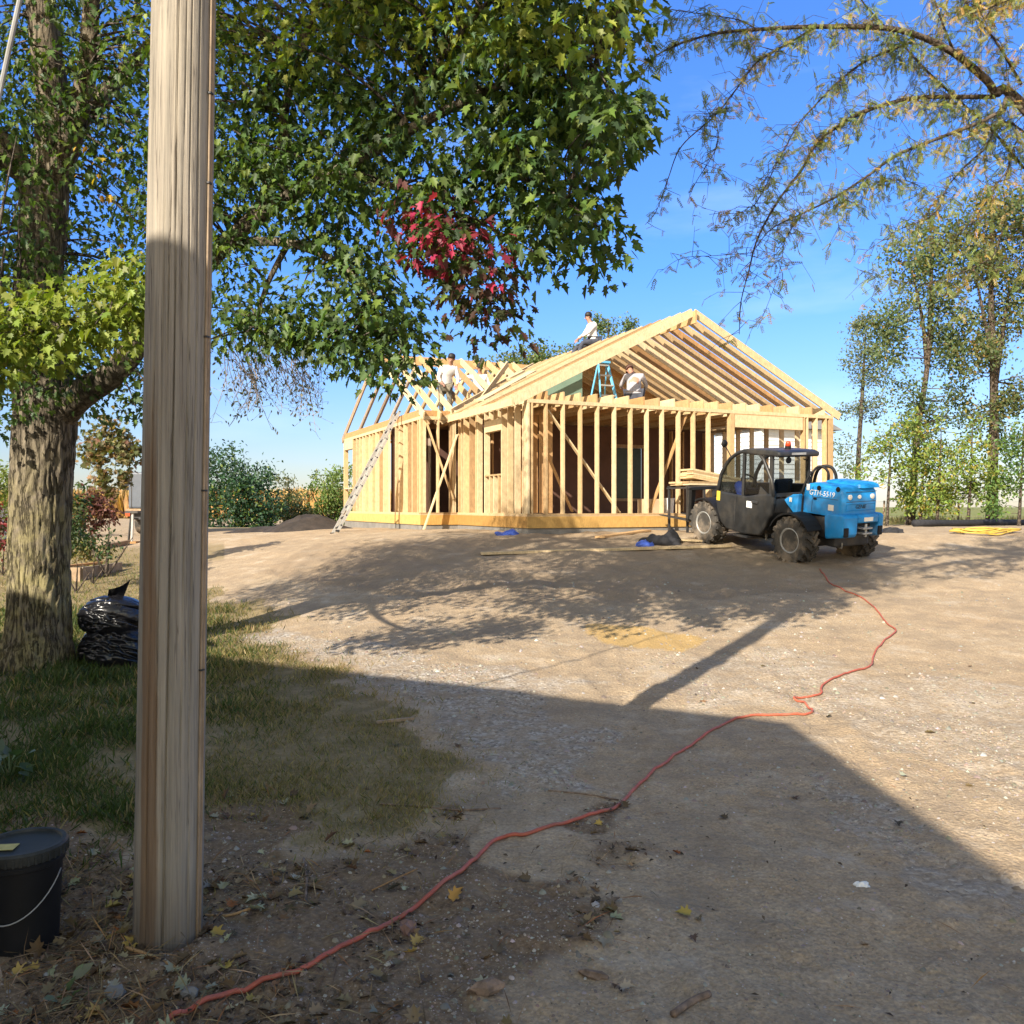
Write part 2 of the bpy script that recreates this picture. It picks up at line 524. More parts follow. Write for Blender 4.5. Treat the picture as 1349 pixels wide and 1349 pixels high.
GR = {}
def gh(x, y):
    """height of the finished ground surface (bilinear in its grid)"""
    x = np.asarray(x, float); y = np.asarray(y, float)
    r, k, Zg = GR['rows'], GR['ks'], GR['Z']
    yy = np.clip(y, r[0], r[-1] * .999)
    i = np.clip(np.searchsorted(r, yy) - 1, 0, len(r) - 2); fy = (yy - r[i]) / (r[i + 1] - r[i])
    kk = np.clip(x / yy, k[0], k[-1] * .9999)
    j = np.clip(np.searchsorted(k, kk) - 1, 0, len(k) - 2); fx = (kk - k[j]) / (k[j + 1] - k[j])
    return (Zg[i, j] * (1 - fx) + Zg[i, j + 1] * fx) * (1 - fy) + (Zg[i + 1, j] * (1 - fx) + Zg[i + 1, j + 1] * fx) * fy

def build_ground():
    rows = [0.9]
    while rows[-1] < 3000:
        rows.append(rows[-1] * (1.0085 if rows[-1] < 45 else 1.035))
    rows = np.array(rows)
    ks = np.concatenate([np.linspace(-2.2, -.75, 60)[:-1], np.linspace(-.75, .75, 430), np.linspace(.75, 2.2, 60)[1:]])
    Y, K = np.meshgrid(rows, ks, indexing='ij')
    X = K * Y
    Z = terr(X, Y)
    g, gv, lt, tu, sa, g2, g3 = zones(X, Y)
    # extra roughness where the soil is turned or littered
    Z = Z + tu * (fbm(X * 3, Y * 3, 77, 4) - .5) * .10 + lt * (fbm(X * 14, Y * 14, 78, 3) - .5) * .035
    # wheel ruts pressed into the dirt, and scuffed lumps
    for a0, b0, c0 in ((2.55, -.42, .018), (4.05, -.42, .018), (.2, .25, -.012), (1.7, .25, -.012), (3.1, .12, .0), (-1.2, .32, .0)):
        xc = a0 + b0 * (Y - 3) + c0 * (Y - 3) ** 2 + .12 * (vnoise(Y * .6, Y * 0, 91) - .5)
        near = (1 - sstep(9, 15, Y)) * (1 - g) * (1 - lt)
        e = np.exp(-((X - xc) / .13) ** 4) * (.35 + .65 * fbm(Y * .8, X * .2, 93, 2))
        Z = Z - e * near * (.009 + .005 * np.sin((Y + .35 * np.abs(X - xc)) * 38))
        Z = Z + np.exp(-((np.abs(X - xc) - .17) / .05) ** 2) * near * .005
    Z = Z + np.clip(fbm(X * 9, Y * 9, 95, 3) - .58, 0, 1) * .07 * (1 - g) * np.clip(1 - Y / 14, 0, 1)
    pb = (-1.343, 3.37); rp = np.hypot(X - pb[0], Y - pb[1])
    Z = Z + .035 * np.exp(-((rp - .15) / .09) ** 2) * (.3 + 1.4 * fbm(X * 9, Y * 9, 101, 3))
    GR['rows'] = rows; GR['ks'] = ks; GR['Z'] = Z
    nr, nc = X.shape
    V = np.stack([X, Y, Z], -1).reshape(-1, 3)
    i = np.arange(nr * nc).reshape(nr, nc)
    F = np.stack([i[:-1, :-1], i[:-1, 1:], i[1:, 1:], i[1:, :-1]], -1).reshape(-1, 4)
    gravel = np.clip(gv + .75 * g2 + .55 * g3, 0, 1)
    # open field beyond the yard
    field = sstep(37, 40, Y) * (K > .05)
    corn = sstep(60, 80, Y) * (K < .05)
    lawn2 = sstep(17, 19, Y) * sstep(24, 21, Y) * (K < -.33)
    grass = np.clip(g + .8 * lawn2, 0, 1)
    col = np.stack([grass, gravel * (1 - g), np.clip(lt, 0, 1)], -1).reshape(-1, 3)
    # side and rear apron
    xs = np.linspace(-90, 90, 61); ys = np.linspace(-70, 40, 45)
    AX, AY = np.meshgrid(xs, ys)
    AZ = terr(AX, AY, False) - .12
    j = np.arange(AX.size).reshape(AX.shape) + len(V)
    F2 = np.stack([j[:-1, :-1], j[:-1, 1:], j[1:, 1:], j[1:, :-1]], -1).reshape(-1, 4)
    V = np.concatenate([V, np.stack([AX, AY, AZ], -1).reshape(-1, 3)])
    col = np.concatenate([col, np.tile([.3, 0, .0], (AX.size, 1))])
    o = mesh_np('ground', V, np.concatenate([F, F2]), col, None, None, True)
    me = o.data
    a = me.color_attributes.new('zone', 'FLOAT_COLOR', 'POINT')
    c = np.zeros((len(V), 4), np.float32); n = nr * nc
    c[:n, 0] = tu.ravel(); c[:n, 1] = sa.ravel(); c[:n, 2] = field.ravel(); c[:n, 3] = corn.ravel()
    a.data.foreach_set('color', c.ravel())
    # material
    m, nt, b = new_mat('yard_ground')
    geo = N(nt, 'ShaderNodeNewGeometry'); pos = geo.outputs['Position']
    at = N(nt, 'ShaderNodeAttribute', attribute_name='tint'); az = N(nt, 'ShaderNodeAttribute', attribute_name='zone')
    sp = N(nt, 'ShaderNodeSeparateColor'); nt.links.new(at.outputs['Color'], sp.inputs[0])
    sz = N(nt, 'ShaderNodeSeparateColor'); nt.links.new(az.outputs['Color'], sz.inputs[0])
    nb = noise(nt, .55, pos, 6, .6); nm = noise(nt, 5, pos, 6, .7); nf = noise(nt, 42, pos, 5, .75)
    vor = N(nt, 'ShaderNodeTexVoronoi'); vor.inputs['Scale'].default_value = 38; nt.links.new(pos, vor.inputs['Vector'])
    vor2 = N(nt, 'ShaderNodeTexVoronoi'); vor2.inputs['Scale'].default_value = 95; nt.links.new(pos, vor2.inputs['Vector'])
    dirt = ramp(nt, nm, [(.25, (.295, .220, .143)), (.5, (.40, .305, .20)), (.78, (.485, .383, .262))])
    dirt = mixc(nt, ramp(nt, nb, [(.38, 0.0), (.62, .7)]), dirt, (.40, .29, .18))
    spk = ramp(nt, vor2.outputs['Color'], [(.3, .62), (.75, 1.22)])
    dirt = mixc(nt, .45, dirt, spk, 'MULTIPLY')
    nmid = noise(nt, 1.7, pos, 7, .68)
    dirt = mixc(nt, ramp(nt, nmid, [(.36, .75), (.50, 0.0)]), dirt, (.28, .215, .148))
    dirt = mixc(nt, ramp(nt, nmid, [(.54, 0.0), (.70, .7)]), dirt, (.52, .44, .34))
    fk = ramp(nt, nf, [(.3, .66), (.7, 1.25)])
    dirt = mixc(nt, .65, dirt, fk, 'MULTIPLY')
    # gravel
    gcol = ramp(nt, vor.outputs['Color'], [(.15, (.20, .17, .135)), (.5, (.36, .31, .255)), (.85, (.54, .49, .42))])
    gcol = mixc(nt, .8, gcol, fk, 'MULTIPLY')
    gmask = math_n(nt, 'MULTIPLY', sp.outputs[1], ramp(nt, nm, [(.38, .1), (.62, .9)]))
    c = mixc(nt, gmask, dirt, gcol)
    # sparse light stones everywhere
    st = ramp(nt, vor.outputs['Distance'], [(.06, 1.0), (.12, 0.0)])
    st = math_n(nt, 'MULTIPLY', st, ramp(nt, nm, [(.48, 0.0), (.66, .55)]))
    c = mixc(nt, st, c, (.44, .39, .33))
    # turned soil, sand
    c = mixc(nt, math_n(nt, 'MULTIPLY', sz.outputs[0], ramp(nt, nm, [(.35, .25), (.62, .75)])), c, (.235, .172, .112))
    c = mixc(nt, math_n(nt, 'MULTIPLY', sz.outputs[1], .75), c, (.45, .29, .10))
    # litter
    lcol = ramp(nt, nf, [(.28, (.075, .050, .030)), (.50, (.18, .122, .076)), (.75, (.34, .25, .165))])
    rag = math_n(nt, 'ADD', math_n(nt, 'MULTIPLY', math_n(nt, 'SUBTRACT', nf, .5), 1.1), math_n(nt, 'MULTIPLY', math_n(nt, 'SUBTRACT', nm, .5), 1.5))
    lm = ramp(nt, math_n(nt, 'ADD', sp.outputs[2], math_n(nt, 'MULTIPLY', rag, 1.0)), [(.32, 0.0), (.95, .92)])
    c = mixc(nt, lm, c, lcol)
    # grass thatch below the blades
    gr = ramp(nt, nm, [(.3, (.14, .115, .052)), (.5, (.235, .18, .092)), (.72, (.33, .255, .145))])
    gr = mixc(nt, .9, gr, fk, 'MULTIPLY')
    gm = ramp(nt, math_n(nt, 'ADD', sp.outputs[0], rag), [(.40, 0.0), (.85, .92)])
    c = mixc(nt, gm, c, gr)
    # fields
    fs = noise(nt, .12, pos, 5, .6, stretch=(1, 4, 1))
    fc = ramp(nt, fs, [(.35, (.20, .18, .065)), (.5, (.16, .19, .06)), (.65, (.27, .22, .10))])
    c = mixc(nt, sz.outputs[2], c, fc)
    cc = ramp(nt, fs, [(.35, (.36, .22, .085)), (.65, (.44, .29, .12))])
    c = mixc(nt, az.outputs['Alpha'], c, cc)
    nt.links.new(c, b.inputs['Base Color'])
    b.inputs['Roughness'].default_value = .95; b.inputs['Specular IOR Level'].default_value = .12
    h = math_n(nt, 'ADD', math_n(nt, 'MULTIPLY', nf, .9), math_n(nt, 'MULTIPLY', vor.outputs['Distance'], -.8))
    h = math_n(nt, 'ADD', h, math_n(nt, 'MULTIPLY', nm, 2.0))
    nt.links.new(bump(nt, h, .6, .014), b.inputs['Normal'])
    me.materials.append(m)
    tag(o, kind='structure')
    return o
build_ground()
def tz(x, y):
    return float(gh(np.array([x]), np.array([y]))[0])

# ------------------------------------------------------------------ the farmhouse behind the camera (its shadow lies across the yard)
def back_up(p, H):
    k = (H - p.z) / math.tan(SUN_EL)
    return Vector((p.x - math.sin(SUN_AZ) * k, p.y - math.cos(SUN_AZ) * k, H))

def farmhouse():
    H = 5.2
    c0 = back_up(G(1040, 952), H); c1 = back_up(G(280, 869), H); c2 = back_up(G(1349, 1168), H)
    dl = (c1 - c0).normalized(); ds = (c2 - c0).normalized()
    a = c0; b_ = c0 + dl * 13; d = c0 + ds * 11; e = b_ + ds * 11
    root = thing('farmhouse', 'white lap sided farmhouse whose roof throws the long foreground shadow', 'house', (a.x, a.y, 0))
    L = lambda p, z: (p.x - a.x, p.y - a.y, z)
    mb = MB()
    poly = [a, b_, e, d]
    cen = (a + b_ + e + d) / 4
    wall = [p + (cen - p).normalized() * .55 for p in poly]
    mb.add([L(p, -.1) for p in wall] + [L(p, H - .2) for p in wall], [(0, 1, 5, 4), (1, 2, 6, 5), (2, 3, 7, 6), (3, 0, 4, 7), (3, 2, 1, 0)])
    mb.build('wall', M['white_siding'], root)
    mb = MB()
    mb.add([L(p, H - .2) for p in poly] + [L(p, H) for p in poly] + [L(cen, H + .05)],
           [(3, 2, 1, 0), (0, 1, 5, 4), (1, 2, 6, 5), (2, 3, 7, 6), (3, 0, 4, 7), (4, 5, 8), (5, 6, 8), (6, 7, 8), (7, 4, 8)])
    mb.build('roof', M['dark_steel'], root)
farmhouse()
# ------------------------------------------------------------------ the timber frame house
TH = math.radians(24)
HA = Vector((.33, 18.5))
E1 = Vector((math.cos(TH), math.sin(TH))); E2 = Vector((-math.sin(TH), math.cos(TH)))
def HW(s, t, z):
    p = HA + E1 * s + E2 * t
    return Vector((p.x, p.y, z))
Z0, ZF, ZP = 1.25, 1.52, 4.0      # rim bottom, floor, top of plates
S1 = 8.49; T1 = 12.7; SD = -.98; TD = 4.27
SR = S1 / 2; PITCH = .5
house = thing('house_frame', 'unfinished timber house frame of bare pale studs and rafters on the rise', 'house frame', (HA.x, HA.y, 0), TH)

def bar(name, p0, p1, w, h, up=(0, 0, 1), mat='pine', parent=house):
    return MB().beam(p0, p1, w, h, up).build(name, M[mat], parent)
def slab(name, a, b, mat='pine', parent=house):
    return MB().span(a, b).build(name, M[mat], parent)

# foundation, rim, deck
f = MB()
f.span((.03, .03, .6), (S1 - .03, T1 - .03, Z0)); f.span((SD + .03, TD + .03, .6), (.03, T1 - .03, Z0 - .002))
f.build('foundation', M['concrete'], house)
for nm, a, b in (('front', (0, 0, Z0), (S1, .04, ZF - .02)), ('left', (0, .042, Z0), (.04, TD, ZF - .02)),
                 ('jog', (SD, TD, Z0), (-.002, TD + .04, ZF - .02)), ('wing', (SD, TD + .042, Z0), (SD + .04, T1, ZF - .02)),
                 ('right', (S1 - .04, .042, Z0), (S1, T1, ZF - .02))):
    slab('rim_board', a, b, 'rim')
d = MB(); d.span((.005, .005, ZF - .02), (S1 - .005, T1, ZF)); d.span((SD + .005, TD + .005, ZF - .021), (0, T1, ZF - .001))
d.build('floor_deck', M['ply'], house)

SD_W, ST = .14, .04     # stud depth and thickness
zb, zt = ZF + .04, ZP - .08
def plates(p0, p1, inward):
    """bottom plate and doubled top plate along a wall line"""
    p0 = Vector(p0); p1 = Vector(p1); q = Vector(inward) * (SD_W / 2)
    bar('bottom_plate', (p0.x + q.x, p0.y + q.y, ZF + .02), (p1.x + q.x, p1.y + q.y, ZF + .02), SD_W, .04)
    bar('top_plate', (p0.x + q.x, p0.y + q.y, ZP - .04), (p1.x + q.x, p1.y + q.y, ZP - .04), SD_W, .08)
def stud(s, t, along, z0=None, z1=None, wide=ST, mat='pine'):
    """stud in a wall running along 's' or 't' (front or side wall)"""
    z0 = zb if z0 is None else z0; z1 = zt if z1 is None else z1
    if wide == ST:
        if along == 's': s = s + float(rng.normal(0, .007))
        else: t = t + float(rng.normal(0, .007))
    if along == 's': a, b = (s - wide / 2, t, z0), (s + wide / 2, t + SD_W - .004, z1)
    else: a, b = (s, t - wide / 2, z0), (s + SD_W - .004, t + wide / 2, z1)
    return slab('stud', a, b, mat)

# front wall
plates((.002, 0, 0), (S1 - .002, 0, 0), (0, 1, 0))
for s in (.03, .10):
    stud(s, .002, 's')
s = .45
while s < 5.1:
    stud(s, .002, 's'); s += .425
stud(5.36, .002, 's', wide=.12)
slab('header', (5.44, .0015, 3.60), (7.50, .137, 3.90), 'pine')
slab('header', (5.44, .004, 3.902), (7.50, .132, 3.919), 'pine2')
for s in (7.56, 7.66, 7.95, 8.25): stud(s, .002, 's')
stud(8.42, .002, 's', wide=.13)
# corner post at the left
stud(.0, .165, 't'); stud(.0, .25, 't')
# left wall with a window
plates((0, .142, 0), (0, TD, 0), (1, 0, 0))
for t in (.66, 1.06, 1.42, 2.42, 2.9, 3.0, 3.4, 3.8, 4.0, 4.2): stud(.002, t, 't')
slab('header', (.003, 1.44, 3.46), (.135, 2.40, 3.72), 'pine'); slab('window_sill', (.0, 1.44, 2.42), (.137, 2.40, 2.46), 'pine')
for t in (1.6, 1.86, 2.12): stud(.002, t, 't', z0=zb, z1=2.42)
for t in (1.6, 1.86, 2.12): stud(.002, t, 't', z0=3.72, z1=zt)
# jog
plates((SD + .002, TD, 0), (-.002, TD, 0), (0, 1, 0))
stud(SD + .03, TD + .002, 's', wide=.06); stud(SD + .10, TD + .002, 's', wide=.08)
stud(-.50, TD + .002, 's')
for s in (-.16, -.115, -.05): stud(s, TD + .002, 's')
bar('brace', (SD + .12, TD - .03, ZP - .1), (-.12, TD - .03, 1.9), .03, .09, (0, 1, 0), 'pine')
bar('brace', (SD - .12, TD - .45, 1.0), (-.03, TD - .07, 3.55), .03, .10, (0, 1, 0), 'pine')
# wing left wall
plates((SD, TD + .142, 0), (SD, T1, 0), (1, 0, 0))
t = TD + .28
k = 0
while t < T1 - 1.5:
    if not (k in (6, 7)):
        stud(SD + .002, t, 't')
        if k % 3 == 1: stud(SD + .002, t + .05, 't')
    t += .40; k += 1
stud(SD + .002, T1 - .05, 't', wide=.09); stud(SD + .002, T1 - 1.3, 't')
slab('window_sill', (SD, T1 - 1.28, 2.3), (SD + .137, T1 - .1, 2.34), 'pine')
slab('header', (SD + .003, T1 - 1.28, 3.62), (SD + .135, T1 - .1, zt), 'pine')
# sheets leaning inside the wing wall close most of its bays
for a, b in ((TD + .35, TD + 2.5), (TD + 3.25, TD + 6.3)):
    slab('wall_sheathing', (SD + .142, a, ZF + .04), (SD + .154, b, zt), 'ply')
slab('wall_sheathing', (.142, 2.95, ZF + .04), (.154, 4.2, zt), 'ply')
# right wall and back wall
plates((S1, .142, 0), (S1, T1, 0), (-1, 0, 0))
t = .6
while t < T1:
    stud(S1 - SD_W + .002, t, 't'); t += .61
plates((SD, T1, 0), (S1, T1, 0), (0, -1, 0))
s = -.5
while s < S1:
    stud(s, T1 - SD_W + .002, 's'); s += .61
# temporary braces on the inside of the front wall
bar('brace', (.55, .17, 3.80), (2.35, .17, 1.58), .03, .10, (0, 1, 0), 'pine')
bar('brace', (4.15, .17, 3.85), (3.15, .17, 1.58), .03, .10, (0, 1, 0), 'pine2')
bar('brace', (.55, .60, 3.3), (1.7, 1.2, 1.6), .03, .09, (0, 1, 0), 'pine2')
# inner partition of brown sheathing with a dark window
TW = 4.9
w = MB(); w.span((.30, TW, ZF), (5.0, TW + .02, ZP - .01)); w.span((5.95, TW, ZF), (8.30, TW + .02, ZP - .01))
w.span((5.0, TW + .001, ZF), (5.95, TW + .019, 1.95)); w.span((5.0, TW + .001, 3.4), (5.95, TW + .019, ZP - .01))
w.build('partition', M['brown_board'], house)
g = MB(); g.span((5.0, TW + .03, 1.95), (5.95, TW + .04, 3.4)); g.build('window_pane', plain('dark_pane', (.02, .035, .03), .25), house)
fr = MB()
fr.span((4.9, TW - .04, 3.4), (6.05, TW - .002, 3.50)); fr.span((4.9, TW - .04, 1.87), (6.05, TW - .002, 1.95))
fr.build('window_frame', M['grey_wood'], house)
for s in (.75, 1.2, 6.9, 7.3, 7.7, 8.1): stud(s, TW - .16, 's', mat='pine2')
for t in (1.4, 1.8, 2.2, 2.6, 3.0): stud(1.15, t, 't', mat='pine2')
slab('top_plate', (1.15, 1.2, zt), (1.29, 4.6, ZP - .002), 'pine2')
w = MB(); w.span((SD + .2, 7.6, ZF), (3.2, 7.62, ZP - .01)); w.build('partition', M['brown_board'], house)  # dark wall added so the jog opening shows no bright sky
for s in (-.55, -.1, .35): stud(s, 7.44, 's', mat='grey_wood')
# ceiling joists
JH = .19
s = .05; jn = 0
while s < S1:
    slab('ceiling_joist', (s - .02, .003, ZP), (s + .02, 6.2, ZP + JH), 'pine2' if jn % 3 == 1 else 'pine'); s += .407; jn += 1
slab('added_attic_deck', (.62, 1.2, ZP + JH + .001), (S1 - .7, 6.15, ZP + JH + .019), 'ply')  # plywood added over the joists to darken the rooms below
s = SD + .3
while s < 3.4:
    slab('ceiling_joist', (s - .02, 6.3, ZP), (s + .02, T1 - .15, ZP + JH), 'pine2'); s += .61
slab('added_attic_deck', (SD + .9, 6.3, ZP + JH + .001), (3.3, 10.6, ZP + JH + .019), 'ply')  # same added sheet over the wing, keeps its inside dark
# ridge boards
ZR = ZP + SR * PITCH + .05
bar('ridge_board', (SR, -.10, ZR - .08), (SR, T1, ZR - .10), .04, .29, mat='pine2')
TR = (TD + T1) / 2
ZRW = ZP + (T1 - TD) / 2 * PITCH + .10
bar('ridge_board', (SD - .05, TR, ZRW - .10), (SR - .05, TR, ZRW - .10), .04, .26, mat='pine2')
# main rafters
RH = .185
def rafter(s_foot, t_foot, s_top, t_top, z_foot, z_top, mat='pine', parent=house):
    return bar('rafter', (s_foot, t_foot, z_foot), (s_top, t_top, z_top), .04, RH, mat=mat, parent=parent)
def zslope(s):          # centre line of a main rafter above span position s
    return ZP + min(s, S1 - s) * PITCH + .09
ts = [.022] + [.022 + .42 * k for k in range(1, 30)]
for i, t in enumerate(ts):
    mt = 'pine2' if i % 5 == 3 else 'pine'
    rafter(S1 + .22, t, SR + .02, t, zslope(S1) - .22 * PITCH, zslope(SR), mt)
    if t < 8.3:
        s_foot = -.32 if t < TD + .5 else max(-.32, (t - TD) * .95 - .2)
        if s_foot < SR - .3: rafter(s_foot, t, SR - .02, t, zslope(s_foot) if s_foot > 0 else zslope(0) + s_foot * PITCH, zslope(SR), mt)
# sub fascia along the left eave and lookouts to the fly rafter
bar('fascia', (-.34, .0, zslope(0) - .34 * PITCH), (-.34, TD - .3, zslope(0) - .34 * PITCH), .04, .16, mat='pine')
# roof boards already nailed on the far slope
nrm = Vector((PITCH, 0, 1)).normalized()
def roof_sheet(s0, s1, t0, t1, mat):
    z = lambda s: ZP + (S1 - s) * PITCH + .09 + RH / 2 * 1.118 + .002
    mb = MB()
    vs = [(s0, t0, z(s0)), (s1, t0, z(s1)), (s1, t1, z(s1)), (s0, t1, z(s0))]
    mb.add(vs + [(x + .012 * .45, y, zz + .012 * .9) for x, y, zz in vs], [(3, 2, 1, 0), (4, 5, 6, 7), (0, 1, 5, 4), (1, 2, 6, 5), (2, 3, 7, 6), (3, 0, 4, 7)])
    mb.build('roof_sheathing', M[mat], house)
roof_sheet(SR + .1, S1 + .2, 5.0, 9.9, 'ply')
roof_sheet(SR + .1, SR + 2.3, 9.91, 12.4, 'ply')
# green boarded inner gable under the left slope
mb = MB()
pts = [(1.0, ZP + JH + .02), (SR - .1, ZP + JH + .02), (SR - .1, ZP + SR * PITCH - .15), (1.0, ZP + .5 - .02)]
mb.prism(pts, .015, Matrix(((1, 0, 0, 0), (0, 0, -1, 5.2), (0, 1, 0, 0), (0, 0, 0, 1))))
mb.build('gable_sheathing', M['green_board'], house)
# wing rafters: ridge runs into the main roof
def zwing(t): return ZP + min(t - TD, T1 - t) * PITCH + .09
s = SD + .02; k = 0
while s < SR - .4:
    gm = 'grey_wood'
    rafter(s, T1 + .25, s, TR + .02, zwing(T1) - .25 * PITCH, zwing(TR), 'grey_wood' if k < 4 else 'pine')  # grey timber paints shade onto the first rear-slope rafters
    t_foot = TD - .2 if s < .05 else TD + s * .98
    if t_foot < TR - .3:
        rafter(s, t_foot, s, TR - .02, zwing(t_foot) if t_foot > TD else zwing(TD) - .2 * PITCH, zwing(TR), 'pine')
    s += .44; k += 1
# rim along the wing eave ends
slab('rim_board', (SD, TD + .142, ZP), (SD + .038, T1, ZP + .17), 'pine2')
slab('rim_board', (SD + .04, TD + .002, ZP), (0, TD + .04, ZP + .15), 'pine2')
bar('valley_rafter', (-.2, TD - .1, zwing(TD)), (SR - .1, TR - .05, zwing(TR) + .0), .04, .22, mat='pine')

# ------------------------------------------------------------------ loose boards, ladders on the frame
def board(label, p0, p1, w, h, mat='pine', cat='board', up=(0, 0, 1), group=None):
    p0 = Vector(p0); p1 = Vector(p1)
    o = MB().beam(p0 * 0, p1 - p0, w, h, up).build('board', M[mat])
    o.location = p0
    return tag(o, label, cat, group)
nslope = Vector((-PITCH, 0, 1))
def on_slope(s, t, lift):
    return HW(s, t, zslope(s) + RH / 2 * 1.118 + lift)
board('long pale plank lying along the left roof slope, nearest the eave', on_slope(.2, 3.2, .035), on_slope(2.3, 4.6, .035), .24, .04)
board('pale plank crossing the rafters below the sitting man', on_slope(1.9, 5.2, .04), on_slope(3.6, 5.2, .04), .14, .05)
board('pale rafter tilted steeply upward in front of the man in the cap', HW(.75, 4.9, 4.35), HW(2.35, 6.4, 5.85), .04, .16)
board('short pale block lying on the rafters near the pale tree', on_slope(2.2, 6.0, .05), on_slope(2.8, 6.3, .05), .14, .08)

def ext_ladder():
    foot = ground(-4.72, 22.6); foot.z = 1.02 - .05
    foot = G(441, 703)
    top = HW(SD - .06, TD + 1.75, 4.22)
    d = (top - foot); L = d.length; d.normalize()
    side = Vector((E2.x, E2.y, 0)); side = (side - d * side.dot(d)).normalized()
    nrm = d.cross(side)
    root = thing('extension_ladder', 'long aluminium extension ladder leaning on the wing wall of the frame', 'ladder', foot)
    for off, w, lo, hi in ((0, .40, 0, .78), (.035, .34, .16, 1.0)):
        for sgn in (-1, 1):
            p0 = side * sgn * w / 2 + d * L * lo + nrm * off; p1 = side * sgn * w / 2 + d * L * hi + nrm * off
            MB().beam(p0, p1, .03, .075, nrm).build('side_rail', M['alu'], root)
        k = L * lo + .2
        while k < L * hi:
            MB().tube([d * k + nrm * off - side * (w / 2 + .02), d * k + nrm * off + side * (w / 2 + .02)], .021, 8).build('rung', M['dark_steel'], root); k += .3
    for sgn in (-1, 1):
        MB().box(side * sgn * .2 + Vector((0, 0, .03)), (.09, .06, .05)).build('foot_pad', M['black_plastic'], root)
ext_ladder()

def step_ladder():
    b = HW(3.1, 1.9, ZP + JH + .02)
    root = thing('step_ladder', 'sky blue step ladder standing on the attic joists', 'ladder', b, TH)
    H = 1.08
    for sx in (-1, 1):
        MB().beam((sx * .24, -.02, 0), (sx * .13, .30, H), .03, .065).build('side_rail', M['ladder_blue'], root)
        MB().beam((sx * .22, .62, 0), (sx * .12, .34, H - .03), .025, .04).build('rear_rail', M['ladder_blue'], root)
    for k in range(4):
        z = .26 * (k + 1) - .02; f = z / H; w = .24 - .11 * f
        MB().box((0, -.02 + .32 * f, z), (2 * w - .02, .09, .03)).build('step', M['alu'], root)
    MB().box((0, .31, H + .02), (.34, .19, .05)).build('top_cap', M['ladder_blue'], root)
step_ladder()
# ------------------------------------------------------------------ leaves
def half_leaf(pts):
    """right half outline (x, y), from base to tip -> full leaf verts and two n-gons"""
    r = [(x, y, abs(x) * .22) for x, y in pts[1:-1]]
    l = [(-x, y, z) for x, y, z in r]
    V = np.array([(*pts[0], 0)] + r + [(*pts[-1], -.06)] + l, float)
    n = len(r)
    F = [np.array([[0] + list(range(1, n + 2))]), np.array([[0, n + 1] + list(range(2 * n + 1, n + 1, -1))])]
    return V, F
MAPLE = half_leaf([(0, 0), (.20, -.05), (.30, .08), (.24, .16), (.42, .24), (.55, .33), (.38, .36), (.24, .40), (.34, .58), (.36, .72), (.20, .64), (.12, .72), (0, 1.0)])
OVAL = half_leaf([(0, 0), (.22, .30), (.20, .65), (0, 1.0)])
DIAM = (np.array([(0, 0, 0), (.3, .5, .05), (0, 1, 0), (-.3, .5, .05)], float), [np.array([[0, 1, 2, 3]])])
def pinnate(n=6, w=.062, l=.25):
    V = []; F = []
    for i in range(n):
        y = .12 + .84 * i / (n - 1)
        for s in (-1, 1):
            b = len(V); dr = -.06 * i / n
            k_ = 1 - .35 * abs(i / (n - 1) - .4); jx = .7 + .6 * ((i * 37 + s * 11) % 10) / 10
            V += [(0, y, dr), (s * l * .5 * k_, y + .05 - w, dr - .03), (s * l * k_ * jx, y + .17, dr - .10), (s * l * .42 * k_, y + .09 + w * .6, dr - .02)]
            F.append([b, b + 1, b + 2, b + 3])
    b = len(V); V += [(-.012, 0, 0), (.012, 0, 0), (.006, 1, -.05), (-.006, 1, -.05)]; F.append([b, b + 1, b + 2, b + 3])
    return np.array(V, float), [np.array(F)]
PINN = pinnate()

def norm(a):
    return a / np.maximum(np.linalg.norm(a, axis=-1, keepdims=True), 1e-9)

def leafcloud(name, pos, tipd, nor, size, col, tmpl, mat, parent=None, origin=(0, 0, 0), vary=None):
    """one mesh of leaves at pos (n,3), tip direction, face normal, size, colour"""
    V, F = tmpl
    t = norm(tipd); n = nor - t * np.sum(nor * t, -1, keepdims=True); n = norm(n)
    x = np.cross(t, n)
    vx = V[None, :, 0, None]; vz = V[None, :, 2, None]
    if vary:     # every leaf gets its own breadth, fold and droop
        m_ = len(pos)
        vx = vx * rng.uniform(1 - vary, 1 + vary * .5, (m_, 1, 1)) + .10 * rng.normal(0, vary, (m_, 1, 1)) * V[None, :, 1, None]
        vz = vz * rng.uniform(-.6, 2.6, (m_, 1, 1)) - rng.uniform(0, .5, (m_, 1, 1)) * V[None, :, 1, None] ** 2 + rng.normal(0, .25, (m_, 1, 1)) * V[None, :, 0, None]
    W_ = pos[:, None, :] + size[:, None, None] * (vx * x[:, None, :] + V[None, :, 1, None] * t[:, None, :] + vz * n[:, None, :])
    k = len(V); m = len(pos)
    off = (np.arange(m) * k)
    Fs = []
    for f in F:
        Fs.append((f[None] + off[:, None, None]).reshape(-1, f.shape[1]))
    C4 = np.repeat(col, k, axis=0)
    return mesh_np(name, W_.reshape(-1, 3) - np.array(origin), Fs, C4, mat, parent)

def pick(cols, w, n, var=.25):
    c = np.array(cols)[rng.choice(len(cols), n, p=np.array(w) / sum(w))]
    return c * (1 + (rng.random((n, 1)) - .5) * 2 * var) * (1 + (rng.random((n, 3)) - .5) * .2)

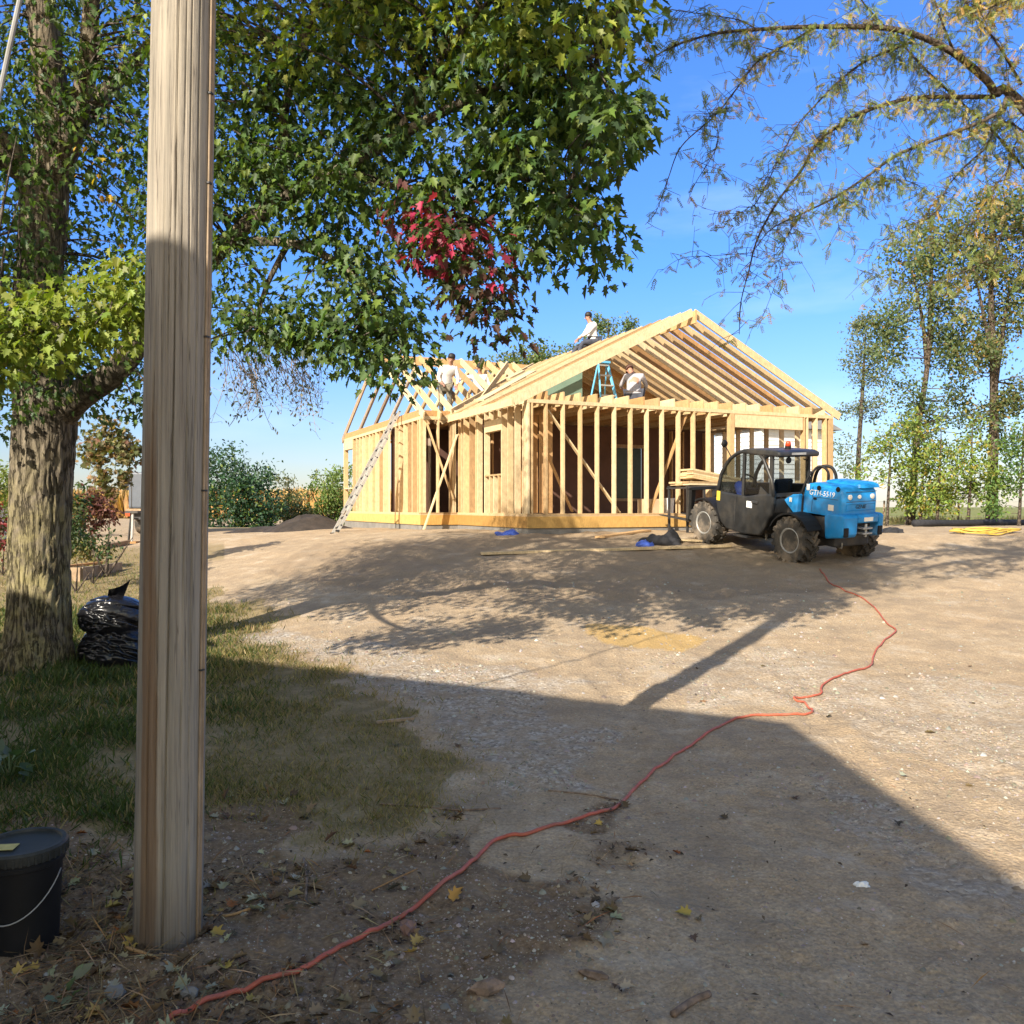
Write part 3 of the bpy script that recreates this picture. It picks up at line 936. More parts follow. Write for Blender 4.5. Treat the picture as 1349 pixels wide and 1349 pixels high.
def smooth_path(pts, k=6):
    """Catmull-Rom through the points"""
    p = [np.array(q, float) for q in pts]
    p = [2 * p[0] - p[1]] + p + [2 * p[-1] - p[-2]]
    out = []
    for i in range(1, len(p) - 2):
        for j in range(k):
            t = j / k
            out.append(.5 * (2 * p[i] + (-p[i - 1] + p[i + 1]) * t + (2 * p[i - 1] - 5 * p[i] + 4 * p[i + 1] - p[i + 2]) * t * t + (-p[i - 1] + 3 * p[i] - 3 * p[i + 1] + p[i + 2]) * t ** 3))
    out.append(p[-2])
    return np.array(out)

_by, _bx = np.meshgrid(np.arange(400), np.arange(400), indexing='ij')
_w = np.minimum(_bx, 400 - _bx) * (46 / 400)
BN = 1 - np.clip(np.abs(fbm(_w + .9 * (vnoise(_bx * .05, _by * .09, 2) - .5) * 2, _by * .085, 12, 3) - .5) * 5, 0, 1)
BN = .35 + .65 * (1 - BN)

def bark_tube(mb, pts, radii, n=40, k=10, amp=.1, seed=0):
    c = smooth_path([(*p, r) for p, r in zip(pts, radii)], k)
    b = len(mb.v); ref = None
    for i in range(len(c)):
        t = Vector(c[min(i + 1, len(c) - 1), :3] - c[max(i - 1, 0), :3]).normalized()
        if ref is None: ref = t.orthogonal().normalized()
        ref = (ref - t * ref.dot(t)).normalized(); q = t.cross(ref)
        for j in range(n):
            a = 2 * PI * j / n
            nz = BN[i % 400, int(j * 400 / n)] if amp else .5
            nz2 = float(vnoise(np.array([j * 5 / n]), np.array([i * (.3 if n < 60 else .03) + 9]), seed + 4)[0])
            r = c[i, 3] * (1 + amp * (nz - .5) + amp * 1.1 * (nz2 - .5) * math.sin(PI * j / n))
            mb.v.append(tuple(Vector(c[i, :3]) + (ref * math.cos(a) + q * math.sin(a)) * r))
    for i in range(len(c) - 1):
        for j in range(n):
            j2 = (j + 1) % n
            mb.f.append([b + i * n + j, b + i * n + j2, b + (i + 1) * n + j2, b + (i + 1) * n + j]); mb.m.append(0)
    return c

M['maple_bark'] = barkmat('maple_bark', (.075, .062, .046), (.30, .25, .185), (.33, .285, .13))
M['limb_bark'] = barkmat('limb_bark', (.05, .042, .036), (.22, .18, .15), None, (7, 7, 4))
M['thin_bark'] = barkmat('thin_bark', (.05, .04, .032), (.17, .135, .105), None, (6, 6, 5))

def twig_net(mb, targets, limbs, r0=.012, sag=.12, n=4, maxlen=2.6):
    """thin twigs from the nearest limb point to each leaf spray"""
    L = np.concatenate(limbs)
    for t in targets:
        d = np.linalg.norm(L[:, :3] - t, axis=1) + .3 * np.maximum(0, t[2] - L[:, 2]) * 0
        i = int(np.argmin(d))
        if d[i] > maxlen: continue
        a = L[i, :3]
        m = (a + t) / 2 + rng.normal(0, .05, 3) * d[i] + np.array([0, 0, sag * d[i]])
        p = smooth_path([a, m, t], 3)
        mb.tube([Vector(q) for q in p], list(np.linspace(min(r0 * (1 + d[i] * .7), L[i, 3] * .6 + .004), .003, len(p))), n, False)

# ------------------------------------------------------------------ the big maple by the pole
def maple():
    base = np.array(P(45, 880, 9.2)); base[2] = tz(base[0], base[1])
    root = thing('maple_tree', 'big thick trunked maple with dense dark green crown reaching over the yard', 'tree', tuple(base))
    Q = lambda u, v, d: np.array(P(u, v, d))
    mb = MB(); limbs = []
    o3 = base
    def limb(pts, rad, n=14, amp=.08, k=8, seed=1):
        c = bark_tube(mb, pts, rad, n, k, amp, seed)
        limbs.append(c); return c
    limb([Q(46, 905, 9.2), Q(48, 868, 9.2), Q(51, 820, 9.2), Q(52, 740, 9.2), Q(55, 640, 9.2), Q(58, 560, 9.2), Q(57, 470, 9.2), Q(52, 380, 9.2), Q(55, 320, 9.2)],
         [.46, .355, .30, .285, .28, .30, .265, .225, .21], 140, .13, 26, 3)
    limb([Q(55, 335, 9.2), Q(62, 250, 9.2), Q(72, 160, 9.2), Q(60, 60, 9.1), Q(52, -40, 9.0), Q(60, -160, 8.8)], [.235, .20, .17, .145, .13, .10], 30, .14, 12, 5)
    limb([Q(66, 250, 9.2), Q(95, 175, 9.0), Q(115, 90, 8.8), Q(120, 10, 8.7), Q(130, -90, 8.5)], [.13, .11, .095, .08, .06], 16)
    limb([Q(80, 225, 9.2), Q(105, 160, 9.3), Q(150, 110, 9.4), Q(215, 40, 9.4)], [.12, .10, .08, .05], 14)
    limb([Q(50, 300, 9.2), Q(35, 235, 9.1), Q(15, 200, 9.0), Q(-30, 150, 8.8), Q(-90, 60, 8.5)], [.14, .12, .10, .08, .05], 14)
    limb([Q(75, 545, 9.2), Q(105, 520, 9.0), Q(145, 495, 8.8), Q(172, 465, 8.7), Q(200, 420, 8.6), Q(250, 370, 8.5), Q(300, 320, 8.3), Q(345, 270, 8.1)], [.20, .15, .13, .12, .11, .09, .07, .06], 20, .1)
    a = limb([Q(250, 372, 8.5), Q(320, 300, 8.0), Q(400, 248, 7.7), Q(440, 230, 7.5), Q(480, 205, 7.3), Q(560, 160, 7.0), Q(650, 115, 6.8), Q(740, 85, 6.7), Q(800, 70, 6.7)], [.09, .075, .065, .058, .05, .04, .03, .02, .012], 12)
    limb([Q(440, 231, 7.5), Q(480, 232, 7.4), Q(520, 246, 7.2), Q(580, 246, 7.0), Q(630, 228, 6.9), Q(690, 236, 6.8), Q(740, 262, 6.7), Q(790, 300, 6.7)], [.04, .035, .03, .025, .022, .018, .012, .008], 8)
    limb([Q(580, 246, 7.0), Q(612, 285, 7.0), Q(645, 300, 6.9), Q(700, 330, 6.9)], [.02, .016, .012, .008], 6)
    limb([Q(345, 270, 8.1), Q(372, 200, 7.9), Q(376, 140, 7.8), Q(400, 60, 7.7), Q(430, -30, 7.5)], [.06, .05, .04, .03, .02], 10)
    limb([Q(520, 185, 7.15), Q(560, 110, 7.0), Q(610, 40, 6.8), Q(680, -40, 6.6)], [.035, .028, .02, .012], 8)
    limb([Q(300, 320, 8.3), Q(380, 320, 7.8), Q(450, 350, 7.6), Q(500, 400, 7.5), Q(530, 450, 7.5)], [.05, .04, .03, .02, .01], 8)
    limb([Q(380, 320, 7.8), Q(350, 380, 7.8), Q(340, 430, 7.9), Q(370, 450, 7.9)], [.03, .022, .014, .008], 8)
    limb([Q(530, 246, 7.2), Q(540, 290, 7.3), Q(575, 330, 7.3), Q(610, 370, 7.3), Q(640, 410, 7.3)], [.022, .018, .014, .01, .006], 7)
    limb([Q(52, -40, 9.0), np.array((-3.9, 6.4, 7.6)), np.array((-2.6, 4.6, 7.8)), np.array((-.9, 3.6, 7.7))], [.12, .09, .06, .02], 10)
    limb([Q(35, 235, 9.1), np.array((-6.2, 7.6, 5.8)), np.array((-7.2, 6.8, 6.6)), np.array((-8.2, 6.4, 7.4))], [.08, .06, .04, .015], 10)
    limb([Q(58, 470, 9.2), Q(20, 440, 8.4), Q(-20, 435, 7.4), Q(0, 440, 6.7), Q(60, 432, 6.4), Q(130, 412, 6.3), Q(190, 395, 6.3)], [.06, .05, .04, .03, .022, .014, .006], 10)
    for v in mb.v: pass
    mb.v = [tuple(np.array(p) - o3) for p in mb.v]
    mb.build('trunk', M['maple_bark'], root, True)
    # leaf sprays --------------------------------------------------
    MAIN = [(890, -160), (868, 0), (842, 60), (850, 110), (872, 160), (862, 186), (815, 205), (790, 235), (748, 228), (755, 252), (785, 268), (812, 298), (804, 345), (772, 322), (742, 300), (730, 320), (726, 366), (698, 362), (668, 335), (650, 300), (628, 290), (648, 345), (668, 380), (656, 402), (674, 440), (655, 450), (622, 425), (600, 385), (592, 350), (560, 338), (546, 312), (522, 308), (508, 340), (526, 372), (546, 390), (550, 410), (536, 446), (526, 480), (500, 492), (450, 470), (385, 452), (300, 440), (240, 470), (200, 440), (200, -160)]
    LEFT = [(210, -120), (210, 545), (150, 562), (95, 540), (60, 560), (-10, 560), (-120, 500), (-160, -120)]
    cl = []
    def fill(poly, n, dfun, jit, er0=7, gap=.468, sc=.019):
        xs = [p[0] for p in poly]; ys = [p[1] for p in poly]
        out = []
        while len(out) < n:
            u = rng.uniform(min(xs), max(xs), 400); v = rng.uniform(min(ys), max(ys), 400)
            er = np.where(u > 640, max(er0, 26 * (er0 > 0)), er0)
            ok = inside(u, v, poly) & inside(u + er, v, poly) & inside(u - er, v, poly) & inside(u, v + er * .8, poly) & (fbm(u * sc, v * sc, 61, 3) > gap - .1 * rng.random(400))
            for a_, b_ in zip(u[ok], v[ok]):
                d = dfun(a_, b_) + rng.normal(0, jit)
                out.append((*Q(a_, b_, d), a_, b_))
        return out[:n]
    dm = lambda u, v: np.interp(u, [200, 400, 600, 870], [8.4, 7.7, 7.0, 6.6])
    A = fill(MAIN, 690, dm, .46)
    B = fill(LEFT, 420, lambda u, v: 9.3, .8, gap=.33)
    # bright bough in front of the trunk
    BOUGH = [(-60, 430), (0, 408), (80, 395), (150, 368), (205, 345), (235, 380), (215, 425), (150, 440), (60, 452), (-20, 470), (-80, 490)]
    # hanging lobes at the lower edge of the crown
    for lst in ([(552, 285), (568, 300), (585, 318), (600, 335), (612, 352), (628, 345), (640, 362), (650, 382), (660, 398), (645, 402), (630, 388), (615, 372), (640, 420), (655, 428), (664, 438), (625, 405), (575, 330), (596, 312), (560, 318), (632, 372)],
                [(690, 300), (712, 335), (722, 355), (704, 318)],
                [(775, 290), (795, 312), (805, 332)],
                [(500, 455), (520, 470), (528, 476), (532, 462), (505, 482), (480, 462), (455, 455), (430, 440), (405, 438), (380, 430), (350, 425), (320, 420), (530, 440), (520, 450), (470, 440), (535, 425), (300, 425), (400, 420), (440, 455)]):
        for a_, b_ in (lst[::2] if lst[0][0] == 552 else lst):
            for _ in range(1):
                uu = a_ + rng.normal(0, 7); vv = b_ + rng.normal(0, 6)
                A.append((*Q(uu, vv, dm(uu, vv) + rng.normal(0, .22)), uu, vv))
    D = fill(BOUGH, 60, lambda u, v: 6.3, .22, gap=.1, er0=0)
    # upper crown above the frame, towards the sun
    U = []
    while len(U) < 340:
        p = np.array((rng.uniform(-4.2, 1.0), rng.uniform(3.0, 6.2), rng.uniform(6.6, 8.4)))
        if fbm(p[0] * 1.3, p[1] * 1.3, 88, 3) > .44: U.append((*p, 0, -400))
    while len(U) < 560:      # outer crown on the sunny side, left of the frame
        p = np.array((rng.uniform(-9.0, -5.6), rng.uniform(5.2, 8.2), rng.uniform(4.8, 8.6)))
        if fbm(p[1] * 1.3 + p[0], p[2] * 1.3, 89, 3) > .44: U.append((*p, -500, -400))
    cl = np.array(A + B + D + U)
    kinds = np.array([0] * len(A) + [1] * len(B) + [2] * len(D) + [3] * len(U))
    # twigs
    tw = MB()
    sel = rng.random(len(cl)) < .8
    twig_net(tw, cl[sel][:, :3], limbs, .010, .10, 4, 2.2)
    tw.v = [tuple(np.array(p) - o3) for p in tw.v]
    tw.build('twigs', M['limb_bark'], root, True)
    # leaves
    pos = []; kk = []; pu = []; ccen = []
    for (x, y, z, u, v), k in zip(cl, kinds):
        m = {0: rng.integers(28, 48), 1: rng.integers(26, 42), 2: rng.integers(34, 50), 3: rng.integers(30, 44)}[int(k)]
        r = np.array((.20, .20, .15)) if k != 3 else np.array((.30, .30, .2))
        q = rng.normal(0, 1, (m, 3)); q = q / np.maximum(1, np.linalg.norm(q, axis=1, keepdims=True) / 1.5) * r
        pos.append(q + (x, y, z)); kk += [k] * m; pu += [(u, v)] * m; ccen.append(q)
    pos = np.concatenate(pos); off = np.concatenate(ccen); kk = np.array(kk); pu = np.array(pu); n = len(pos)
    out = norm(off * (1, 1, .4) + 1e-3)
    tip = out * .75 + np.array((0, 0, -.62)) + rng.normal(0, .32, (n, 3))
    nor = np.array((-.25, -.35, .9)) + out * .35 + rng.normal(0, .38, (n, 3))
    size = rng.uniform(.050, .108, n) * np.interp(pu[:, 0], [250, 600, 850], [.82, .95, 1.12])
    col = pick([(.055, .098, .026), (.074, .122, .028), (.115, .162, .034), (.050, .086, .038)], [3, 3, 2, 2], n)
    c2 = pick([(.17, .215, .030), (.21, .25, .040), (.13, .175, .030)], [2, 2, 1], n)  # lighter greens put sunlight into bough and crown-top leaf colours
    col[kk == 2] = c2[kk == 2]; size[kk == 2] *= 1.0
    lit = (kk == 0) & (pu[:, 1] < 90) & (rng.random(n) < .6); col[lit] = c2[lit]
    # autumn patches
    def patch(cu, cv, r, cols, share):
        d = np.hypot(pu[:, 0] - cu, pu[:, 1] - cv)
        s = (d * (.75 + .5 * fbm(pu[:, 0] * .05, pu[:, 1] * .05, 7, 2)) < r) & (rng.random(n) < share * np.clip(1.35 - d / r, .3, 1)) & (kk < 2)
        col[s] = pick(cols, [1] * len(cols), n)[s]
    RED = [(.34, .03, .075), (.22, .03, .05), (.11, .035, .035)]
    patch(568, 300, 34, RED, .95); patch(622, 345, 30, RED, .65); patch(657, 395, 28, RED, .9); patch(636, 395, 62, [(.07, .035, .025), (.045, .05, .022)], .7)
    YEL = [(.42, .27, .03), (.34, .20, .03), (.28, .22, .04)]
    for cu, cv, r in ((118, 232, 16), (110, 345, 18), (20, 80, 14), (150, 250, 12), (5, 110, 10), (130, 535, 14), (100, 290, 10), (185, 480, 9), (165, 340, 10)): patch(cu, cv, r, YEL, .75)
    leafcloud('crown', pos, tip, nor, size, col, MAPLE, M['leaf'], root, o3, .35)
    # fine pale drooping shoots at the lower edge, left of the house
    sh = MB(); lp = []
    for k in range(46):
        u0, v0 = rng.uniform(292, 400), rng.uniform(430, 475); d0 = rng.uniform(9.5, 11)
        p0 = Q(u0, v0, d0); ln = rng.uniform(.35, 1.0)
        p1 = p0 + (rng.normal(.05, .12), rng.normal(0, .1), -ln * .5); p2 = p1 + (rng.normal(.06, .14), rng.normal(0, .1), -ln * .5)
        c = smooth_path([p0, p1, p2], 4); sh.tube([Vector(q - o3) for q in c], list(np.linspace(.006, .002, len(c))), 3, False)
        for q in c[2:]:
            for _ in range(2):
                e = q + rng.normal(0, .09, 3); lp.append(e)
                sh.tube([Vector(q - o3), Vector(e - o3)], [.002, .0015], 3, False)
    sh.build('hanging_shoots', M['grey_wood'], root)
    lp = np.array(lp); m = len(lp)
    leafcloud('shoot_leaves', lp, rng.normal(0, .5, (m, 3)) + (0, 0, -.7), rng.normal(0, .6, (m, 3)) + (-.2, -.5, .4), rng.uniform(.03, .06, m), pick([(.16, .16, .12), (.20, .17, .12), (.12, .14, .09)], [1, 1, 1], m), OVAL, M['leaf'], root, o3)
maple()

# ------------------------------------------------------------------ honey locust hanging in from the right
def locust():
    D = 9.0
    Q = lambda u, v, d=D: np.array(P(u, v, d))
    base = np.array((7.6, 9.6, 0.0)); base[2] = tz(base[0], base[1])
    root = thing('locust_tree', 'thin leaved locust tree whose arching boughs hang in from the right', 'tree', tuple(base))
    mb = MB(); limbs = []
    def limb(pts, rad, n=9):
        c = bark_tube(mb, pts, [r * (.5 if r < .2 else 1) for r in rad], n, 7, .08, 21); limbs.append(c); return c
    limb([base - (0, 0, .2), base + (0, 0, .6), base + (-.1, 0, 2.2), base + (-.35, -.1, 4.2), base + (-.6, 0, 6.4), base + (-.7, .1, 9)], [.38, .30, .26, .23, .18, .10], 22)
    J = base + (-.35, -.1, 4.2)
    S = [1349, 0]
    def crop(l): return [(850 + .37 * x, .37 * y) for x, y in l]
    def path(l, d0, d1, r0, r1, pre=None, n=8):
        pts = [Q(u, v, d0 + (d1 - d0) * i / (len(l) - 1)) for i, (u, v) in enumerate(l)]
        if pre is not None: pts = list(pre) + pts
        return limb(pts, list(np.linspace(r0, r1, len(pts))), n)
    path(crop([(1349, 375), (1250, 330), (1215, 285), (1100, 190), (980, 130), (850, 100), (600, 95), (400, 105), (250, 120), (100, 165), (-20, 235)]), 9.2, 8.0, .10, .008, [J], 12)
    path(crop([(1245, 345), (1100, 345), (950, 350), (800, 390), (700, 440), (610, 510), (560, 600), (470, 720), (400, 850), (370, 960), (340, 1080), (335, 1190)]), 9.1, 8.4, .05, .006)
    path(crop([(1349, 400), (1270, 400), (1180, 440), (1050, 490), (900, 550), (800, 620), (680, 700), (560, 760), (450, 815), (380, 900)]), 9.0, 8.6, .055, .006, [J + (-.2, 0, -.3)])
    path(crop([(700, -120), (770, 0), (830, 70), (900, 140), (1000, 250), (1130, 370), (1250, 480), (1349, 600)]), 8.6, 9.4, .012, .03)
    path(crop([(950, 150), (800, 210), (700, 280), (600, 380), (540, 450), (480, 560), (400, 680)]), 9.0, 8.6, .025, .005)
    path(crop([(600, 100), (500, 160), (400, 220), (330, 310), (250, 410), (130, 520), (80, 640), (40, 750), (0, 800)]), 8.6, 8.2, .022, .004)
    path(crop([(250, 410), (255, 520), (180, 650), (150, 720)]), 8.4, 8.2, .01, .003)
    path(crop([(400, 105), (330, 70), (200, 50), (60, 30)]), 8.4, 8.0, .012, .004)
    path(crop([(1349, 470), (1200, 540), (1080, 660), (1030, 760), (900, 820), (780, 900)]), 9.2, 8.8, .025, .005, [J + (-.1, -.1, -.6)])
    path(crop([(1400, 520), (1280, 620), (1200, 740), (1120, 830), (1000, 870)]), 9.3, 9.0, .02, .005, [J + (-.1, -.1, -.8)])
    path(crop([(1040, 700), (900, 640), (700, 700), (690, 840)]), 9.0, 8.8, .008, .003)
    path(crop([(380, 900), (250, 910), (130, 920), (50, 970)]), 8.6, 8.4, .007, .003)
    path(crop([(1349, 840), (1230, 920), (1100, 980), (960, 1010), (760, 960)]), 9.4, 9.0, .016, .004, [J + (-.1, .1, -1.6)])
    path(crop([(1349, 950), (1230, 1010), (1150, 1060), (1080, 1050)]), 9.5, 9.2, .012, .004, [J + (0, .1, -1.9)])
    path(crop([(1100, 190), (1050, 60), (1000, -100)]), 9.1, 9.0, .03, .01)
    path(crop([(1340, 300), (1250, 150), (1150, 20), (1080, -120)]), 9.0, 8.6, .03, .01)
    path(crop([(480, 560), (440, 640), (380, 740), (300, 760), (200, 740)]), 8.6, 8.4, .008, .003)
    path(crop([(560, 760), (500, 850), (480, 960), (430, 1100), (400, 1170)]), 8.7, 8.5, .008, .003)
    # extra boughs above the frame
    for k in range(7):
        e = J + (rng.uniform(-4.6, .8), rng.uniform(-2.0, 1.5), rng.uniform(1.8, 3.4))
        limb([J + (-.1, 0, 1.0 + .3 * k), (J + e) / 2 + (0, 0, 1.6), e], [.06, .035, .01], 7)
    mb.v = [tuple(np.array(p) - base) for p in mb.v]
    mb.build('trunk', M['thin_bark'], root, True)
    # leaf sites: along the thinner limbs plus hanging twigs
    tw = MB(); sites = []; su = []
    DENS = [(1010, 20, 150, 1.0), (1250, 30, 130, 1.2), (1330, 110, 110, 1.2), (1200, 190, 90, .8), (1150, 230, 90, .7), (1010, 180, 80, .5), (950, 60, 120, .8), (1240, 250, 90, .9), (980, 330, 80, .45), (1120, 335, 70, .55)]
    def dens(u, v):
        return .35 + sum(w * math.exp(-((u - a) ** 2 + (v - b) ** 2) / (2 * r * r)) for a, b, r, w in DENS)
    for c in limbs[1:]:
        for i in range(1, len(c)):
            if c[i, 3] > .035: continue
            u = CX + FPX * c[i, 0] / c[i, 1]; v = HZ - FPX * (c[i, 2] - CAMZ) / c[i, 1]
            seg = np.linalg.norm(c[i, :3] - c[i - 1, :3])
            m = rng.poisson(seg * 19 * dens(u, v) * (.7 if v < -60 else 1))
            for _ in range(m):
                a = c[i, :3] + (c[i - 1, :3] - c[i, :3]) * rng.random()
                L = rng.uniform(.08, .40)
                dirv = norm(np.array((rng.normal(-.2, .8), rng.normal(0, .7), rng.normal(-.35, .55))))
                e = a + dirv * L + (0, 0, -.12 * L)
                tw.tube([Vector(a), Vector((a + e) / 2 + np.array((0, 0, .05)) * L / .4 + rng.normal(0, .03, 3)), Vector(e)], [.0035, .0025, .0015], 3, False)
                for q in range(rng.integers(2, 5)):
                    sites.append(a + (e - a) * rng.uniform(.3, 1.0)); su.append((u, v))
    tw.v = [tuple(np.array(p) - base) for p in tw.v]
    tw.build('twigs', M['thin_bark'], root, True)
    pos = np.array(sites); su = np.array(su); n = len(pos)
    tip = np.array((0, 0, -.55)) + rng.normal(0, .6, (n, 3))
    nor = np.array((-.3, -.5, .5)) + rng.normal(0, .5, (n, 3))
    yel = fbm(su[:, 0] * .016, su[:, 1] * .016, 31, 3)
    col = pick([(.15, .19, .05), (.20, .23, .06), (.12, .16, .045), (.26, .24, .09)], [3, 2, 2, 1.4], n)
    yc = pick([(.38, .25, .06), (.30, .23, .08), (.29, .27, .09)], [2, 2, 2], n)
    s = (rng.random(n) < np.clip((yel - .50) * 4.0, .08, .65)); col[s] = yc[s]
    leafcloud('crown', pos, tip, nor, rng.uniform(.05, .115, n), col, PINN, M['leaf'], root, base)
locust()

# ------------------------------------------------------------------ trees and bushes further back
def tree(name, label, bx, by, trunk, puffs, n, size, cols, w, cat='tree', tmpl=DIAM, spread=.85, tr=.2, stem=1.0, group=None, bark='thin_bark', dark=0, up=.5, z=None):
    """trunk: [(dx,dy,z,r)...]; puffs: [(dx,dy,z,rx,rz,weight)...] relative to the base"""
    b0 = np.array((bx, by, tz(bx, by) if z is None else z))
    root = thing(name, label, cat, tuple(b0), 0, group)
    mb = MB(); limbs = []
    def limb(pts, r, nn=8): 
        c = bark_tube(mb, pts, r, nn, 5, .1, 5); limbs.append(c)
    for tk in trunk:
        limb([np.array(p[:3]) * (stem, stem, stem) for p in tk], [p[3] * stem for p in tk], 12)
    L = np.concatenate(limbs)
    wt = np.array([p[5] for p in puffs], float); wt /= wt.sum()
    pos = []; cen = []
    for p, ww in zip(puffs, wt):
        c = np.array(p[:3]); 
        # several small clumps per puff
        k = max(4, int((16 if p[3] > .55 else 9) * p[3] * p[4] * .9))
        cc = rng.normal(0, 1, (k, 3)); cc = cc / np.maximum(1, np.linalg.norm(cc, axis=1, keepdims=True) / 1.25)
        cc = cc * (p[3], p[3], p[4]) * .78 + c
        for q in cc:
            m = max(3, int(n * ww / k * rng.uniform(.4, 1.6)))
            pos.append(q + rng.normal(0, 1, (m, 3)) * spread * min(p[3], p[4]) * .45); cen.append(np.tile(c, (m, 1)))
            if trunk and rng.random() < .5:
                d = np.linalg.norm(L[:, :3] - q, axis=1) + np.maximum(0, L[:, 2] - q[2]) * .8
                i = int(np.argmin(d)); a = L[i, :3]
                if np.linalg.norm(a - q) > 2.6 * stem: continue
                mid = (a + q) / 2 + rng.normal(0, .08, 3) * d[i]
                mb.tube([Vector(a), Vector(mid), Vector(q)], [max(.010 * stem, L[i, 3] * .3), max(.007 * stem, L[i, 3] * .17), .004], 4, False)
    mb.build('trunk', M[bark], root, True)
    pos = np.concatenate(pos); cen = np.concatenate(cen); m = len(pos)
    pos[:, 2] = np.maximum(pos[:, 2], .03)
    tip = rng.normal(0, .7, (m, 3)) + (0, 0, -.3 + up * .2)
    nor = np.array((-.2, -.4, up)) + rng.normal(0, .6, (m, 3))
    col = pick(cols, w, m)
    leafcloud('crown', pos, tip, nor, rng.uniform(.7, 1.3, m) * size, col, tmpl, M['leaf'], root)
    return root

DG = [(.045, .075, .028), (.065, .095, .032), (.10, .115, .04), (.24, .15, .035)]
def X(u, d): return (u - CX) / FPX * d
def far_trees():  # right-hand tall and slender trees: distance haze mixed into leaf colours
    d = 36
    k = d / FPX
    # tall leaning tree
    bx = X(1201, d)
    def zz(v, dd=d): return CAMZ + (HZ - v) * dd / FPX - tz(bx, dd)
    def R(u, v, dy=0, u0=1201, dd=d): return ((u - u0) * dd / FPX, dy, zz(v, dd))
    tree('tall_tree', 'tall leaning tree with a mid height fork right of the blue machine', bx, d,
         [[(*R(1199, 697), .19), (*R(1203, 640), .15), (*R(1210, 560), .125), (*R(1222, 480), .10), (*R(1226, 400), .09), (*R(1228, 320), .04)],
          [(*R(1221, 485), .09), (*R(1215, 420), .07), (*R(1200, 350), .03)], [(*R(1224, 470), .06), (*R(1240, 420, .5), .04), (*R(1262, 370, .8), .02)]],
         [(*R(1195, 420), 1.1, .8, 1.2), (*R(1225, 360, .6), 1.2, .9, 1.6), (*R(1180, 470, -.5), .9, .6, .6), (*R(1240, 410, -.6), .9, .7, 1.0), (*R(1262, 470, .5), 1.0, .7, .9), (*R(1200, 340), 1.0, .7, 1.1),
          (*R(1245, 310), 1.1, .9, 1.2), (*R(1170, 430), .7, .6, .5), (*R(1250, 520, .4), .9, .6, .4), (*R(1190, 520), .8, .7, .5), (*R(1265, 560), .9, .6, .4), (*R(1225, 545, .5), 1.0, .7, .6), (*R(1205, 585, -.3), .8, .6, .4), (*R(1240, 460), 1.0, .8, .7)], 12000, .15, [(.075, .115, .05), (.10, .14, .06), (.14, .16, .07), (.24, .16, .05)], [3, 3, 2.4, .2])
    u0 = 1289; bx = X(u0, d)
    tree('tall_tree', 'tallest right hand tree with straight trunk and orange tinged crown', bx, d - 1,
         [[(*R(1289, 697, 0, u0), .26), (*R(1290, 640, 0, u0), .20), (*R(1292, 560, 0, u0), .175), (*R(1291, 480, 0, u0), .14), (*R(1288, 400, 0, u0), .10), (*R(1290, 300, 0, u0), .06)],
          [(*R(1292, 520, 0, u0), .12), (*R(1306, 460, .3, u0), .09), (*R(1320, 390, .5, u0), .05)], [(*R(1291, 480, 0, u0), .10), (*R(1280, 430, 0, u0), .07), (*R(1268, 370, 0, u0), .03)]],
         [(*R(1290, 320, 0, u0), 1.4, 1.0, 1.6), (*R(1330, 340, .4, u0), 1.4, 1.1, 1.8), (*R(1265, 370, 0, u0), 1.1, .8, 1.2), (*R(1320, 420, .2, u0), 1.2, .9, 1.4), (*R(1350, 400, 0, u0), 1.3, 1.1, 1.4), (*R(1268, 480, -.4, u0), 1.0, .7, 1.0), (*R(1310, 290, 0, u0), 1.4, .8, 1.2), (*R(1280, 440, 1, u0), 1.1, .6, .7), (*R(1345, 300, 0, u0), 1.4, .9, 1.3), (*R(1375, 350, 0, u0), 1.2, 1.2, 1.0), (*R(1345, 520, 0, u0), 1.0, .8, .7), (*R(1300, 540, .4, u0), .9, .7, .5), (*R(1270, 545, 0, u0), .9, .6, .5), (*R(1325, 580, 0, u0), .9, .6, .5)], 19000, .15, [(.075, .105, .042), (.10, .13, .05), (.15, .14, .055), (.27, .17, .05)], [3, 3, 2, .4])
    u0 = 1128; dd = 46; bx = X(u0, dd)
    tree('slender_tree', 'slender hazy tree with sparse foliage beside the corner of the frame', bx, dd,
         [[(*R(1128, 695, 0, u0, dd), .16), (*R(1131, 600, 0, u0, dd), .12), (*R(1136, 520, 0, u0, dd), .09), (*R(1140, 440, 0, u0, dd), .03)], [(*R(1135, 540, 0, u0, dd), .06), (*R(1143, 470, .4, u0, dd), .02)]],
         [(*R(1137, 460, 0, u0, dd), .9, .9, 1.2), (*R(1150, 490, 0, u0, dd), .8, .8, .8), (*R(1125, 530, 0, u0, dd), .8, .6, .4), (*R(1155, 540, 0, u0, dd), .8, .6, .4), (*R(1112, 600, 0, u0, dd), .8, 1.0, .5), (*R(1140, 430, 0, u0, dd), .6, .5, .5)], 4200, .15, [(.10, .13, .075), (.13, .16, .085), (.18, .18, .10)], [2, 2, 1])
    BR = [(.16, .22, .045), (.20, .25, .05), (.12, .18, .045), (.30, .24, .05)]
